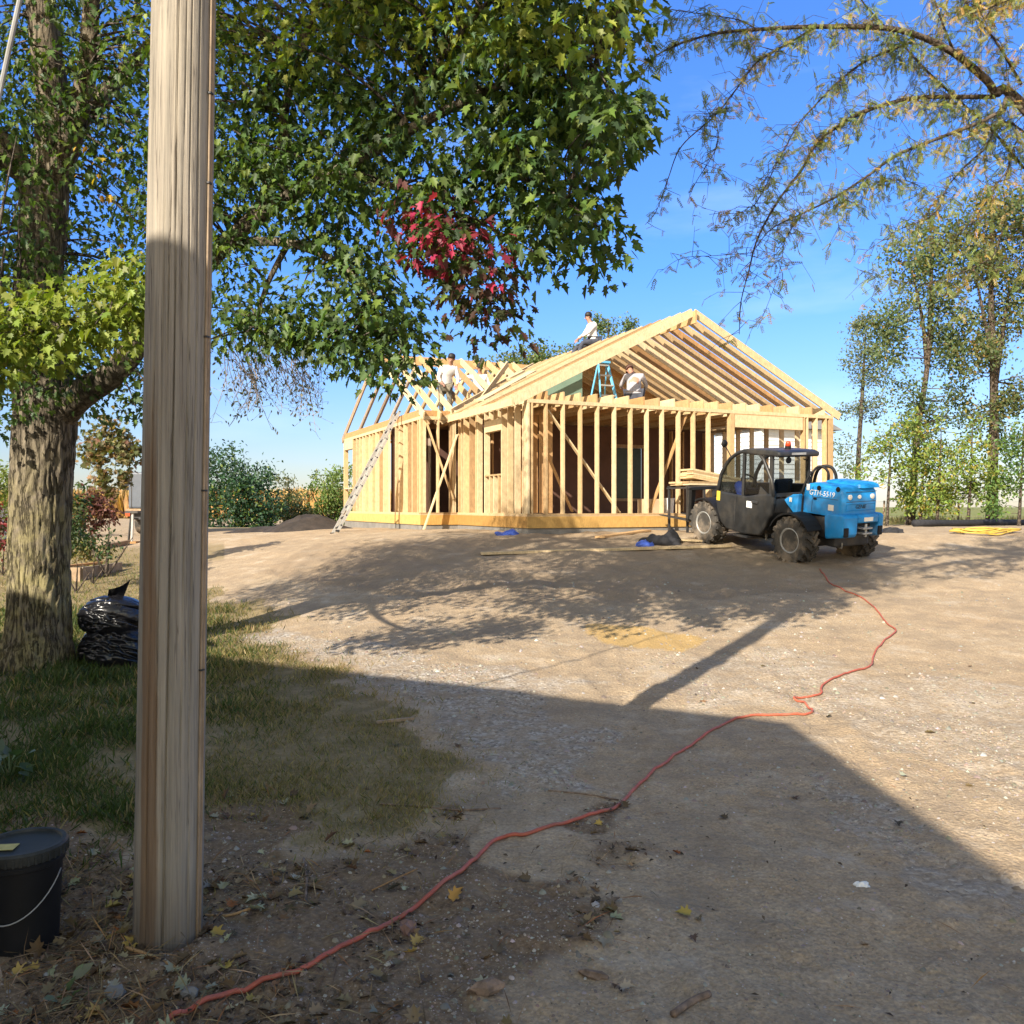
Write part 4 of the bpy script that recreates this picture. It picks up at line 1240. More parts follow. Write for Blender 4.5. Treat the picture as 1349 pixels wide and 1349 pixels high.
    for lab, u, dd, vs in (('bright leaved sapling just right of the blue machine', 1168, 34, [(1178, 560, .8), (1195, 590, .7), (1165, 600, .6), (1180, 630, .6), (1150, 620, .4), (1210, 560, .4)]),
                           ('bright leafy sucker growth round the foot of the leaning tree', 1212, 35, [(1212, 650, .7), (1195, 640, .5), (1228, 665, .5), (1222, 620, .5)]),
                           ('young bright sapling midway between the two tall trunks', 1234, 34, [(1240, 625, .7), (1228, 600, .6), (1258, 640, .6), (1250, 600, .5), (1238, 660, .4)]),
                           ('bright leafy sapling against the straight trunk', 1275, 34, [(1275, 600, .7), (1290, 630, .7), (1265, 640, .5), (1310, 640, .5), (1285, 575, .5)]),
                           ('bushy sapling at the right edge beyond the black pipe', 1342, 33, [(1330, 600, .8), (1350, 570, .9), (1322, 650, .6), (1345, 640, .6), (1368, 610, .8), (1300, 660, .4)])):
        bx = X(u, dd)
        tree('sapling', lab, bx, dd, [[(*R(u, 697, 0, u, dd), .07), (*R(u + 2, 660, 0, u, dd), .055), (*R(u + 5, 600, 0, u, dd), .03), (*R(u + 6, 560, 0, u, dd), .012)]],
             [(*R(a, b, rng.uniform(-.4, .4), u, dd), .78 * (.6 + r * .5), .62 * (.6 + r * .5), r) for a, b, r in vs], 1800, .15, BR if u != 1342 else [(.07, .13, .04), (.10, .17, .045), (.14, .2, .05)], [2, 2, 2, 1] if u != 1342 else [1, 1, 1], group='saplings along the field edge', tmpl=OVAL)
    # behind the house
    dd = 52; u0 = 697; bx = X(u0, dd)
    tree('round_tree', 'low rounded green treetop showing over the wing ridge', bx, dd,
         [[(0, 0, 0, .35), (0, 0, 3.5, .3), (0, 0, 7.5, .15)]], [(*R(u0 + du, v, 0, u0, dd), r, r * .7, w) for du, v, r, w in ((0, 478, 1.3, 1.5), (-25, 490, 1.2, 1), (28, 484, 1.2, 1), (50, 500, 1.3, 1), (-48, 505, 1.1, .8), (0, 520, 2.0, 1.4), (35, 530, 2, 1), (-40, 540, 1.8, 1))], 9000, .2, [(.085, .125, .04), (.11, .15, .045), (.14, .15, .06)], [2, 2, 1])
    u0 = 795; dd = 50; bx = X(u0, dd)
    tree('open_tree', 'airy pale treetop rising behind the man sitting on the ridge', bx, dd,
         [[(0, 0, 0, .3), (0, 0, 4, .25), (.2, 0, 8, .15), (.3, 0, 11.5, .03)], [(.1, 0, 7.5, .1), (-1.4, 0, 10, .02)], [(.1, 0, 8, .1), (1.2, 0, 10.5, .02)]],
         [(*R(u0 + du, v, 0, u0, dd), r, r * .7, w) for du, v, r, w in ((5, 425, .8, 1), (25, 438, .8, 1), (18, 455, 1.0, 1.2), (-30, 452, .7, .35), (-10, 465, 1.0, .6), (-45, 468, .8, .5), (35, 470, 1, 1), (-20, 490, 1.5, .8), (20, 500, 1.6, .8))], 4200, .17, [(.085, .13, .05), (.11, .16, .06), (.15, .17, .07)], [2, 2, 1])
far_trees()

def bushes():
    def bush(label, u, d, blobs, n, size, cols, w, tmpl=OVAL, up=.6, stem=1.0):
        bx = X(u, d); z0 = tz(bx, d)
        tree('bush', label, bx, d, [[(0, 0, -.05, .07), (.05, 0, .8, .05), (.1, 0, 1.6, .02)], [(0, 0, 0, .05), (-.5, .1, .9, .03), (-.8, .1, 1.5, .01)], [(0, 0, 0, .05), (.5, .1, .8, .03), (.9, .1, 1.4, .01)]],
             [((a - u) * d / FPX, dy, max(.3, CAMZ + (HZ - b) * d / FPX - z0), r, r * .8, wt) for a, b, r, wt, dy in blobs], n, size, cols, w, 'bush', tmpl, up=up, stem=stem)
    bush('dense dark green bush by the drive, just right of the utility pole', 318, 34, [(300, 640, 1.0, 1, 0), (330, 650, 1.0, 1, -.3), (318, 622, .8, .9, 0), (350, 660, .8, 1, 0), (340, 632, .7, .7, 0), (275, 650, 1.0, 1, 0), (300, 672, 1.0, 1, -.4), (345, 676, .8, 1, -.3), (322, 678, .9, 1, -.5), (262, 670, 1.0, 1, 0), (300, 608, .7, .5, .2), (285, 620, .8, .7, 0)], 7800, .15, [(.03, .075, .04), (.045, .10, .045), (.03, .06, .04), (.13, .18, .035)], [3, 3, 3, .8])
    bush('wispy olive bush between the dark bush and the pale one', 378, 37, [(370, 650, .7, .7, 0), (385, 662, .6, .7, 0), (362, 672, .6, .8, 0), (380, 682, .7, 1, 0), (395, 678, .5, .7, 0), (372, 632, .4, .3, 0)], 2400, .13, [(.10, .13, .06), (.14, .155, .075), (.18, .16, .09)], [2, 2, 1], up=.3)
    bush('pale green wispy bush left of the extension ladder', 432, 38, [(430, 650, .8, 1, 0), (445, 635, .7, .8, 0), (420, 665, .7, 1, 0), (440, 676, .8, 1.2, 0), (455, 655, .8, 1, 0), (412, 645, .4, .3, 0), (452, 622, .5, .5, 0), (425, 630, .4, .3, 0), (460, 680, .8, 1, 0)], 3900, .14, [(.11, .17, .045), (.15, .21, .055), (.19, .22, .08)], [2, 2, 1], up=.4)
    # yard shrubs at left
    bush('brown green shrub with tan leaves left of the grey truck', 140, 17, [(135, 575, .42, 1, 0), (125, 600, .34, .8, 0), (150, 605, .36, .9, 0), (112, 580, .3, .5, 0), (150, 582, .26, .5, .2), (148, 630, .22, .6, 0), (178, 592, .14, .2, 0), (128, 640, .2, .2, 0), (150, 650, .14, .2, 0)], 1500, .10, [(.16, .14, .06), (.24, .17, .09), (.10, .115, .045), (.18, .10, .065), (.28, .22, .08)], [2, 2, 3, .7, .5], MAPLE, stem=.55)
    bush('dusky red shrub beside the trunk of the big maple', 122, 16, [(122, 655, .22, 1, 0), (128, 680, .26, 1.2, 0), (118, 692, .22, 1, 0), (132, 665, .18, .6, 0)], 900, .085, [(.16, .065, .055), (.13, .055, .045), (.19, .10, .085)], [2, 2, 1], stem=.3)
    bush('low dark green shrub behind the maple trunk', 100, 15, [(100, 680, .3, 1, 0), (92, 710, .35, 1, 0), (115, 715, .35, 1, 0), (80, 660, .3, .7, 0), (108, 650, .2, .4, 0)], 1500, .08, [(.04, .075, .03), (.06, .09, .035), (.10, .11, .04)], [2, 2, 1], stem=.3)
    bush('small crimson flowered shrub at the left edge', 3, 17, [(5, 705, .22, 1, 0), (-8, 680, .3, 1, 0), (2, 725, .3, 1, 0)], 420, .09, [(.22, .035, .04), (.07, .10, .035), (.15, .06, .05)], [2, 2, 1], stem=.3)
    bush('yellow green shrub beyond the trunk at the left edge', -5, 24, [(0, 640, .6, 1, 0), (-20, 660, .7, 1, 0), (8, 660, .5, 1, 0), (-20, 620, .7, .8, 0)], 1300, .12, [(.12, .16, .04), (.16, .19, .05)], [1, 1])
    bush('small tan weed clump by the wooden bed', 118, 18, [(118, 728, .25, 1, 0), (130, 735, .2, .8, 0), (105, 722, .25, .8, 0)], 420, .10, [(.22, .18, .07), (.15, .14, .05)], [1, 1], DIAM, stem=.3)
bushes()
# ------------------------------------------------------------------ the blue and black telehandler
def telehandler():
    O = Vector((5.13, 16.87))
    hd = math.atan2(.886, -.464) - PI / 2
    fwd = Vector((-.464, .886)).normalized()
    zr = [tz(O.x - fwd.x * 1.15, O.y - fwd.y * 1.15), tz(O.x + fwd.x * 1.15, O.y + fwd.y * 1.15)]
    rt = Vector((.886, .464))
    zs = [tz(O.x + rt.x * .72, O.y + rt.y * .72), tz(O.x - rt.x * .72, O.y - rt.y * .72)]
    root = thing('telehandler', 'compact blue and black telehandler parked facing the timber frame', 'telehandler', (O.x, O.y, sum(zr) / 2 - .03), hd)
    pitch = math.atan2(zr[1] - zr[0], 2.3)
    root.rotation_euler = Euler((pitch, -math.atan2(zs[0] - zs[1], 1.44) , hd), 'XYZ')
    B = lambda name, mb, mat, par=root, **k: mb.build(name, [M[x] for x in mat] if isinstance(mat, tuple) else M[mat], par, **k)
    YZ = lambda x: Matrix(((0, 0, 1, x), (1, 0, 0, 0), (0, 1, 0, 0), (0, 0, 0, 1)))   # polygon (y,z) raised along x
    # chassis and axles
    mb = MB(); mb.span((-.42, -1.75, .36), (.42, 1.75, .68)); mb.span((-.30, -1.3, .30), (.30, -1.0, .5)); mb.span((-.3, 1.0, .3), (.3, 1.3, .5))
    B('chassis', mb, 'dark_steel', bevel=.03)
    for y in (-1.15, 1.15):
        mb = MB().tube([(-.62, y, .42), (-.25, y, .42), (.25, y, .42), (.62, y, .42)], [.09, .12, .12, .09], 14)
        B('axle', mb, 'dark_steel', smooth=40)
    # wheels: build one, copy the rest
    def wheel(side):
        w = MB()
        R_ = .425
        # carcass turned about X
        prof = [(.20, -.135), (.25, -.155), (.33, -.158), (.385, -.14), (.40, -.09), (.403, 0), (.40, .09), (.385, .14), (.33, .158), (.25, .155), (.20, .135)]
        MX = Matrix(((0, 0, 1, 0), (0, 1, 0, 0), (-1, 0, 0, 0), (0, 0, 0, 1)))
        w.lathe(prof, 40, MX)
        for k in range(18):
            for sg in (-1, 1):
                a = 2 * PI * (k + (.5 if sg > 0 else 0)) / 18
                Rm = Matrix.Rotation(a, 3, 'X')
                c = Rm @ Vector((sg * .075, 0, .408)); Rl = Rm @ Matrix.Rotation(sg * math.radians(38), 3, 'Z')
                w.box(c, (.17, .05, .05), Rl)
                c2 = Rm @ Vector((sg * .145, .045, .375)); w.box(c2, (.035, .055, .07), Rm @ Matrix.Rotation(sg * .25, 3, 'Y'))
        t = w.build('wheel', M['rubber'], root, smooth=35)
        o = MB()
        s = side
        o.lathe([(.235, s * .06), (.235, s * .142), (.215, s * .150), (.19, s * .13), (.17, s * .05), (.11, s * .04), (.10, s * .02)] if s > 0 else [(.10, -.02), (.11, -.04), (.17, -.05), (.19, -.13), (.215, -.150), (.235, -.142), (.235, -.06)], 32, MX)
        o.build('rim', M['grey_steel'], t, smooth=35)
        h = MB(); h.lathe([(.10, s * .03), (.115, s * .085), (.09, s * .12), (.0, s * .125)] if s > 0 else [(.0, -.125), (.09, -.12), (.115, -.085), (.10, -.03)], 20, MX)
        for k in range(8):
            a = 2 * PI * k / 8
            h.box((s * .06, .15 * math.cos(a), .15 * math.sin(a)), (.03, .025, .025))
        h.build('hub', M['dark_steel'], t, smooth=35)
        return t
    wl_ = wheel(-1); wl_.location = (-.74, -1.15, .42)
    wl2 = copy_tree(wl_, root); wl2.location = (-.74, 1.15, .42); wl2.rotation_euler = (.4, 0, 0)
    wr = wheel(1); wr.location = (.74, -1.15, .42)
    wr2 = copy_tree(wr, root); wr2.location = (.74, 1.15, .42); wr2.rotation_euler = (.7, 0, 0)
    # fenders
    def fender(y, a0, a1, sx):
        mb = MB(); n = 12; r = .50
        for k in range(n):
            p = []
            for a in (a0 + (a1 - a0) * k / n, a0 + (a1 - a0) * (k + 1) / n):
                p.append((y + math.cos(a) * r, .42 + math.sin(a) * r))
            x0, x1 = sx * .56, sx * .92
            vs = []
            for (yy, zz) in p:
                vs += [(x0, yy, zz), (x1, yy, zz), (x1, yy, zz - .035), (x0, yy, zz - .012)]
            mb.add(vs, [(0, 4, 5, 1), (1, 5, 6, 2), (2, 6, 7, 3), (3, 7, 4, 0), (0, 1, 2, 3), (4, 7, 6, 5)])
        B('fender', mb, 'black_plastic')
    fender(-1.15, math.radians(25), math.radians(150), -1); fender(-1.15, math.radians(35), math.radians(150), 1)
    fender(1.15, math.radians(60), math.radians(165), -1); fender(1.15, math.radians(60), math.radians(165), 1)
    # cab shell (lower, black)
    low = [(.80, 1.10), (.83, .92), (.78, .70), (.66, .50), (.50, .40), (.02, .36), (-.40, .40), (-.52, .55), (-.66, .80), (-.70, 1.02), (-.70, 1.20), (-.35, 1.16), (.0, 1.08)]
    B('cab_side', MB().prism(low, .09, YZ(-.88)), 'black_paint', bevel=.03)
    low2 = [(.78, 1.0), (.76, .72), (.6, .5), (-.5, .5), (-.66, .85), (-.68, 1.1), (0, 1.05)]
    B('cab_floor', MB().prism(low2, .62, YZ(-.785)), 'black_paint')
    mb = MB().prism([(.28, 1.06), (.28, .46), (.26, .46), (.26, 1.06)], .004, YZ(-.884))
    B('door_seam', mb, 'dark_steel')
    B('door_handle', MB().box((-.895, -.26, 1.0), (.03, .16, .05)), 'dark_steel', bevel=.01)
    # posts and roof
    arcP = [(.80, 1.08), (.79, 1.22), (.74, 1.42), (.64, 1.60), (.50, 1.75), (.32, 1.86), (.14, 1.92)]
    for x in (-.84, .06):
        B('front_post', MB().tube([(x, y, z) for y, z in arcP], .036, 8), 'black_paint', smooth=True)
        B('rear_post', MB().beam((x, -.62, 1.05), (x, -.58, 1.92), .06, .07, (0, 1, 0)), 'black_paint', bevel=.012)
    B('middle_post', MB().beam((-.845, .10, 1.06), (-.84, .12, 1.90), .05, .06, (0, 1, 0)), 'black_paint', bevel=.01)
    B('slanted_post', MB().tube([(-.85, -.28, 1.90), (-.852, -.40, 1.78), (-.86, -.62, 1.45), (-.862, -.70, 1.16)], .035, 8), 'black_paint', smooth=True)
    B('rear_rail', MB().beam((-.84, -.60, 1.16), (.06, -.60, 1.16), .05, .06), 'black_paint')
    B('quarter_panel', MB().prism([(-.30, 1.1), (-.35, 1.30), (-.55, 1.18), (-.6, 1.1)], .03, YZ(-.862)), 'black_paint')
    rp = [(.30, 1.87), (.12, 1.955), (-.1, 1.985), (-.70, 1.985), (-.80, 1.955), (-.82, 1.89), (-.78, 1.865)]
    B('roof', MB().prism(rp, 1.00, YZ(-.89)), 'black_paint', bevel=.03)
    B('roof_label', MB().span((-.60, -.823, 1.905), (-.25, -.818, 1.945)), 'grey_steel')
    # panes
    pan = MB().prism([(.74, 1.12), (.72, 1.40), (.60, 1.60), (.45, 1.74), (.16, 1.87), (.14, 1.10)], .008, YZ(-.85)); B('window_pane', pan, 'glass')
    pan = MB().prism([(.08, 1.10), (.10, 1.87), (-.25, 1.87), (-.42, 1.72), (-.60, 1.42), (-.62, 1.20)], .008, YZ(-.851)); B('window_pane', pan, 'glass')
    pan = MB(); n = len(arcP) - 1
    for i in range(n):
        (y0, z0), (y1, z1) = arcP[i], arcP[i + 1]
        pan.add([(-.80, y0, z0), (.03, y0, z0), (.03, y1, z1), (-.80, y1, z1)], [(0, 1, 2, 3)])
    B('windshield', pan, 'glass')
    pan = MB().span((-.80, -.606, 1.20), (.02, -.598, 1.86)); B('window_pane', pan, 'glass')
    # inside
    mb = MB(); mb.span((-.66, -.42, .98), (-.16, .02, 1.10)); mb.beam((-.41, -.40, 1.05), (-.41, -.48, 1.44), .42, .09, (0, 1, 0))
    B('seat', mb, 'tarp_black', bevel=.04)
    mb = MB(); ring = [(-.41 + .18 * math.cos(a), .42 + .10 * math.sin(a), 1.28 + .14 * math.sin(a)) for a in np.linspace(0, 2 * PI, 21)]
    mb.tube(ring, .016, 6, False); mb.tube([(-.41, .62, .95), (-.41, .42, 1.28)], .03, 8)
    B('steering_wheel', mb, 'black_plastic', smooth=True)
    mb = MB(); mb.span((-.74, .50, .95), (0.0, .74, 1.14)); B('dashboard', mb, 'black_plastic', bevel=.04)
    mb = MB(); mb.tube([(-.70, .30, 1.0), (-.68, .36, 1.16), (-.62, .46, 1.22), (-.56, .5, 1.18)], [.06, .10, .10, .05], 10); B('jacket', mb, 'tarp_blue', smooth=True)
    # roof gear
    mb = MB(); mb.lathe([(.055, 1.985), (.055, 2.03), (.045, 2.035)], 16, Matrix.Translation((-.30, -.42, 0))); B('beacon_base', mb, 'black_plastic', smooth=35)
    mb = MB(); mb.lathe([(.0, 2.13), (.03, 2.128), (.048, 2.10), (.055, 2.035)][::-1], 16, Matrix.Translation((-.30, -.42, 0))); B('beacon', mb, 'orange_lens', smooth=True)
    mb = MB(); mb.tube([(-.86, .46, 1.78), (-.90, .52, 1.90), (-.93, .56, 1.98)], .012, 6); B('mirror_arm', mb, 'black_paint')
    mb = MB(); mb.lathe([(.0, -.03), (.06, -.025), (.075, 0), (.06, .025), (0, .03)], 16, Matrix.Translation((-.94, .58, 2.03)) @ Matrix.Rotation(PI / 2, 4, 'X')); B('mirror', mb, 'black_plastic', smooth=True)
    mb = MB(); mb.tube([(-.02, -.55, 1.80), (-.10, -.70, 1.79)], .012, 6); mb.lathe([(.0, -.012), (.06, -.01), (.06, .01), (0, .012)], 14, Matrix.Translation((-.55, -.70, 1.80)) @ Matrix.Rotation(PI / 2, 4, 'X')); B('work_lamp', mb, 'black_plastic')
    # engine cover: rounded shell built from stacked outlines
    def shell(sections, n=28):
        """sections: (z, x0, x1, y0, y1, corner radius)"""
        mb = MB(); k = n // 4
        for z, x0, x1, y0, y1, r in sections:
            for cx_, cy_, a0 in ((x1 - r, y1 - r, 0), (x0 + r, y1 - r, PI / 2), (x0 + r, y0 + r, PI), (x1 - r, y0 + r, 1.5 * PI)):
                for j in range(k):
                    a = a0 + PI / 2 * j / (k - 1)
                    mb.v.append((cx_ + r * math.cos(a), cy_ + r * math.sin(a), z))
        m = 4 * k
        for i in range(len(sections) - 1):
            for j in range(m):
                j2 = (j + 1) % m
                mb.f.append([i * m + j, i * m + j2, (i + 1) * m + j2, (i + 1) * m + j]); mb.m.append(0)
        mb.f.append(list(range(m))[::-1]); mb.m.append(0)
        mb.f.append([(len(sections) - 1) * m + j for j in range(m)]); mb.m.append(0)
        return mb
    XL, XR, YR, YF = -.47, .42, -1.90, -.98
    hood = shell([(.90, XL, XR, YR, YF, .10), (1.20, XL, XR, YR, YF, .10), (1.34, XL + .01, XR - .01, YR + .01, YF - .01, .11), (1.41, XL + .05, XR - .04, YR + .05, YF - .05, .12), (1.435, XL + .13, XR - .10, YR + .13, YF - .14, .10)])
    B('engine_cover', hood, 'blue_paint', smooth=40)
    lid = shell([(1.40, -.08, .46, YR - .02, YF - .1, .10), (1.455, -.06, .45, YR, YF - .12, .10), (1.485, .0, .40, YR + .06, YF - .2, .10)])
    B('cover_lid', lid, 'blue_paint', smooth=40)
    # lower side body sloping forward
    mb = MB().prism([(-1.0, 1.22), (-.98, .80), (-.84, .92), (-.74, 1.0), (-.66, 1.08), (-.74, 1.13), (-.86, 1.20)], .12, YZ(-.575)); B('side_fairing', mb, 'blue_paint', bevel=.02)
    mb = MB().prism([(-1.0, 1.18), (-1.0, .70), (-.35, .70), (-.35, 1.12)], 1.0, YZ(-.47)); B('engine_bay', mb, 'dark_steel')
    # counterweight bumper
    mb = MB()
    mb.prism([(YR - .06, .955), (YR - .09, .90), (YR - .09, .62), (YR - .06, .56), (-1.60, .50), (-1.56, .90), (-1.62, .955)], .36, YZ(-.52))
    mb.prism([(YR - .06, .955), (YR - .09, .90), (YR - .09, .62), (YR - .06, .56), (-1.60, .50), (-1.56, .90), (-1.62, .955)], .12, YZ(.36))
    mb.prism([(YR - .058, .953), (YR - .088, .898), (YR - .088, .80), (-1.62, .80), (-1.62, .953)], .52, YZ(-.16))
    B('counterweight', mb, 'blue_paint', bevel=.03)
    B('hitch_plate', MB().span((-.16, -1.80, .52), (.36, -1.76, .80)), 'dark_steel')
    mb = MB(); mb.span((-.04, -2.0, .60), (.20, -1.78, .63)); mb.span((-.04, -2.0, .69), (.20, -1.78, .72)); mb.tube([(.08, -1.95, .55), (.08, -1.95, .78)], .025, 10)
    B('tow_hitch', mb, 'grey_steel', bevel=.006)
    mb = MB().prism([(-1.60, .88), (-1.58, .52), (-1.30, .56), (-1.30, .86)], 1.0, YZ(-.5)); B('under_body', mb, 'dark_steel')
    # rear lamps, panel, lettering
    for x in (-.30, -.07, .25):
        mb = MB().lathe([(.046 if x != -.07 else .036, 0), (.046 if x != -.07 else .036, .018), (.03, .024), (0, .026)], 16, Matrix.Translation((x, YR + .004, 1.25)) @ Matrix.Rotation(PI / 2, 4, 'X'))
        B('tail_lamp', mb, 'lamp_lens', smooth=40)
    mb = MB(); mb.tube([(-.37, YR - .002, 1.02), (.33, YR - .002, 1.02), (.33, YR - .002, 1.13), (-.37, YR - .002, 1.13), (-.37, YR - .002, 1.02)], .008, 5); B('panel_frame', mb, 'blue_paint')
    def lettering(txt, size, Mx, mat, ext=.002):
        cu = bpy.data.curves.new('lettering', 'FONT'); cu.body = txt; cu.size = size; cu.extrude = ext; cu.align_x = 'CENTER'; cu.align_y = 'CENTER'; cu.shear = .15
        tmp = bpy.data.objects.new('lettering', cu); C.objects.link(tmp)
        dg = bpy.context.evaluated_depsgraph_get()
        me = bpy.data.meshes.new_from_object(tmp.evaluated_get(dg))
        bpy.data.objects.remove(tmp)
        me.materials.clear(); me.materials.append(M[mat])
        o = link('lettering', me, root); o.matrix_local = Mx
        return o
    lettering('GENIE', .095, Matrix.Translation((-.02, YR - .004, 1.075)) @ Matrix.Rotation(PI / 2, 4, 'X'), 'dark_steel')
    lettering('GTH-5519', .13, Matrix.Translation((XL - .004, -1.44, 1.27)) @ Matrix.Rotation(-PI / 2, 4, 'Z') @ Matrix.Rotation(PI / 2, 4, 'X'), 'white_paint')
    B('sticker', MB().span((XL - .006, -1.16, 1.30), (XL - .001, -1.09, 1.41)), 'white_paint')
    B('sticker', MB().span((XL - .006, -1.72, 1.0), (XL - .001, -1.60, 1.10)), 'lamp_lens')
    B('sticker', MB().span((-.581, -.86, 1.06), (-.576, -.80, 1.14)), 'lamp_lens')
    B('sticker', MB().span((-.888, -.18, .88), (-.881, -.04, 1.0)), 'white_paint')
    B('sticker', MB().span((-.888, .70, .92), (-.881, .79, 1.10)), 'yellow')
    for y, z in ((-1.36, 1.36), (-1.78, 1.38)):
        B('grip_hole', MB().lathe([(.045, 0), (.045, .006), (0, .007)], 12, Matrix.Translation((XL + .012, y, z)) @ Matrix.Rotation(-PI / 2, 4, 'Y')), 'black_plastic')
    # shut lines, latches, louvres and mud
    mb = MB(); mb.span((XL - .003, -1.235, .93), (XL + .002, -1.228, 1.38)); mb.span((XL - .003, -1.80, 1.195), (XL + .002, -1.24, 1.203)); mb.span((-.38, YR - .004, 1.165), (.34, YR + .002, 1.172)); mb.span((-.40, YR - .004, 1.335), (.36, YR + .002, 1.342))
    B('shut_line', mb, 'dark_steel')
    B('latch', MB().box((XL - .01, -1.30, 1.17), (.02, .07, .04)), 'black_plastic', bevel=.006)
    for x in (-.45, .38): B('rubber_buffer', MB().box((x, YR - .10, .66), (.10, .03, .16)), 'black_plastic', bevel=.01)
    B('number_plate', MB().span((-.02, YR - .096, .83), (.20, YR - .090, .90)), 'lamp_lens')
    B('step', MB().span((-.90, -.12, .30), (-.62, .26, .34)).beam((-.76, .07, .32), (-.70, .07, .50), .04, .04), 'dark_steel')
    for pts in ([(-.55, -.42, .62), (-.60, -.60, .50), (-.58, -.85, .55), (-.45, -1.0, .62)], [(-.50, -.40, .52), (-.55, -.7, .42), (-.5, -.95, .5)]):
        B('hose', MB().tube([Vector(p) for p in smooth_path(pts, 4)], .016, 6), 'black_plastic', smooth=True)
    # exhaust and hoses behind the cab
    for pts, r in (([(-.10, -.80, 1.15), (-.08, -.82, 1.50), (-.02, -.86, 1.66), (.06, -.95, 1.68), (.1, -1.04, 1.58), (.1, -1.05, 1.40)], .022),
                   ([(.08, -.72, 1.15), (.08, -.76, 1.50), (.12, -.84, 1.67), (.22, -.98, 1.68), (.26, -1.06, 1.56), (.27, -1.08, 1.42)], .03),
                   ([(-.25, -.75, 1.15), (-.2, -.8, 1.40), (-.12, -.85, 1.60)], .02)):
        B('hose', MB().tube([Vector(p) for p in smooth_path(pts, 4)], r, 8), 'black_plastic', smooth=True)
    # boom on the right, and carriage with forks in front
    mb = MB(); mb.beam((.26, -1.55, 1.26), (.26, 1.9, .98), .26, .30); mb.beam((.26, 1.5, 1.0), (.26, 2.15, .82), .2, .22); B('boom', mb, 'black_paint', bevel=.02)
    mb = MB(); mb.span((-.50, 2.10, .30), (.55, 2.18, .36)); mb.span((-.5, 2.10, .95), (.55, 2.18, 1.02)); mb.span((-.5, 2.10, .3), (-.42, 2.18, 1.0)); mb.span((.47, 2.10, .3), (.55, 2.18, 1.0)); mb.beam((.26, 1.9, .8), (.26, 2.12, .6), .2, .25)
    B('fork_carriage', mb, 'black_paint', bevel=.01)
    for x in (-.3, .32):
        mb = MB(); mb.span((x - .05, 2.19, .26), (x + .05, 2.24, 1.0)); mb.prism([(2.19, .26), (3.3, .26), (3.3, .275), (2.24, .31), (2.19, .31)], .1, YZ(x - .05)); B('fork', mb, 'dark_steel')
    mb = MB(); mb.tube([(-.60, -.30, .40), (-.60, -.30, .28)], .02, 6); mb.tube([(-.2, -1.4, .36), (-.25, -1.75, .34), (-.3, -1.8, .44)], .014, 6); B('pipe', mb, 'grey_steel')
    return root
telehandler()

# steel stand with a lumber pack beside the machine
def stand():
    a = HW(3.42, -.95, 0); 
    root = thing('work_stand', 'black steel work stand on splayed legs left of the blue machine', 'stand', (a.x, a.y, tz(a.x, a.y)), TH)
    z = lambda v, d: CAMZ + (HZ - v) * d / FPX
    top = CAMZ + (HZ - 641) * HW(3.6, -.8, 0).y / FPX - root.location.z
    mb = MB()
    mb.beam((-.05, 0, top), (2.1, 0, top), .05, .05); mb.beam((-.05, .7, top), (2.1, .7, top), .05, .05)
    B = mb.build('frame_rail', M['dark_steel'], root)
    for x in (-.03, .95, 2.0):
        MB().beam((x, -.06, top - .03), (x, .76, top - .03), .04, .04).build('cross_rail', M['dark_steel'], root)
    for x, y in ((-.02, 0), (.42, .0), (-.02, .7), (2.0, .7), (1.9, 0)):
        MB().beam((x, y, 0), (x, y, top - .02), .045, .045).build('leg', M['dark_steel'], root)
    for sx in (-1, 1):
        MB().beam((.42, 0, .22), (.42 + sx * .2, 0, .0), .03, .03).build('brace', M['dark_steel'], root)
    c = Matrix.Rotation(TH, 3, 'Z')
    o3 = root.location
    for lab, x0, x1, y0, y1, z0, z1, rz, n in (('lower spread of pale boards lying on the black stand', -.02, 2.1, -.06, .66, 0, .085, .03, 3), ('upper pack of pale boards stacked on the black stand', .17, 2.3, .10, .62, .087, .30, -.04, 5)):
        r2 = thing('lumber_pack', lab, 'lumber', o3 + c @ Vector((0, 0, top + .028)), TH + rz)
        if n == 5: r2.location.z += .10; r2.rotation_euler = (0, math.radians(9), TH + rz)
        h = (z1 - z0) / (n if n == 5 else 2)
        for k in range(n if n == 5 else 2):
            nb = 2 if n == 5 else 3
            w = (y1 - y0) / nb
            for j in range(nb):
                ex = rng.uniform(-.03, .03)
                MB().span((x0 + ex, y0 + j * w + .003, z0 + k * h + .002), (x1 + ex, y0 + (j + 1) * w - .003, z0 + (k + 1) * h - .002)).build('board', M['pine'], r2)
stand()
# ------------------------------------------------------------------ people
def skin_mesh(name, nodes, edges, root_i, mat, parent, sub=2):
    """grow one continuous surface over joints: nodes = [(pos, radius)]"""
    me = bpy.data.meshes.new(name)
    me.from_pydata([tuple(p) for p, r in nodes], edges, [])
    o = bpy.data.objects.new(name, me); C.objects.link(o)
    o.modifiers.new('skin', 'SKIN'); 
    me.skin_vertices.new() if not me.skin_vertices else None
    lay = me.skin_vertices[0].data
    for i, (p, r) in enumerate(nodes):
        lay[i].radius = (r, r) if not hasattr(r, '__len__') else r
        lay[i].use_root = (i == root_i)
    s = o.modifiers.new('sub', 'SUBSURF'); s.levels = sub; s.render_levels = sub
    dg = bpy.context.evaluated_depsgraph_get()
    m2 = bpy.data.meshes.new_from_object(o.evaluated_get(dg))
    bpy.data.objects.remove(o); 
    m2.name = name
    m2.materials.clear()
    for m in (mat if isinstance(mat, (list, tuple)) else [mat]): m2.materials.append(m)
    m2.polygons.foreach_set('use_smooth', [True] * len(m2.polygons))
    return link(name, m2, parent)

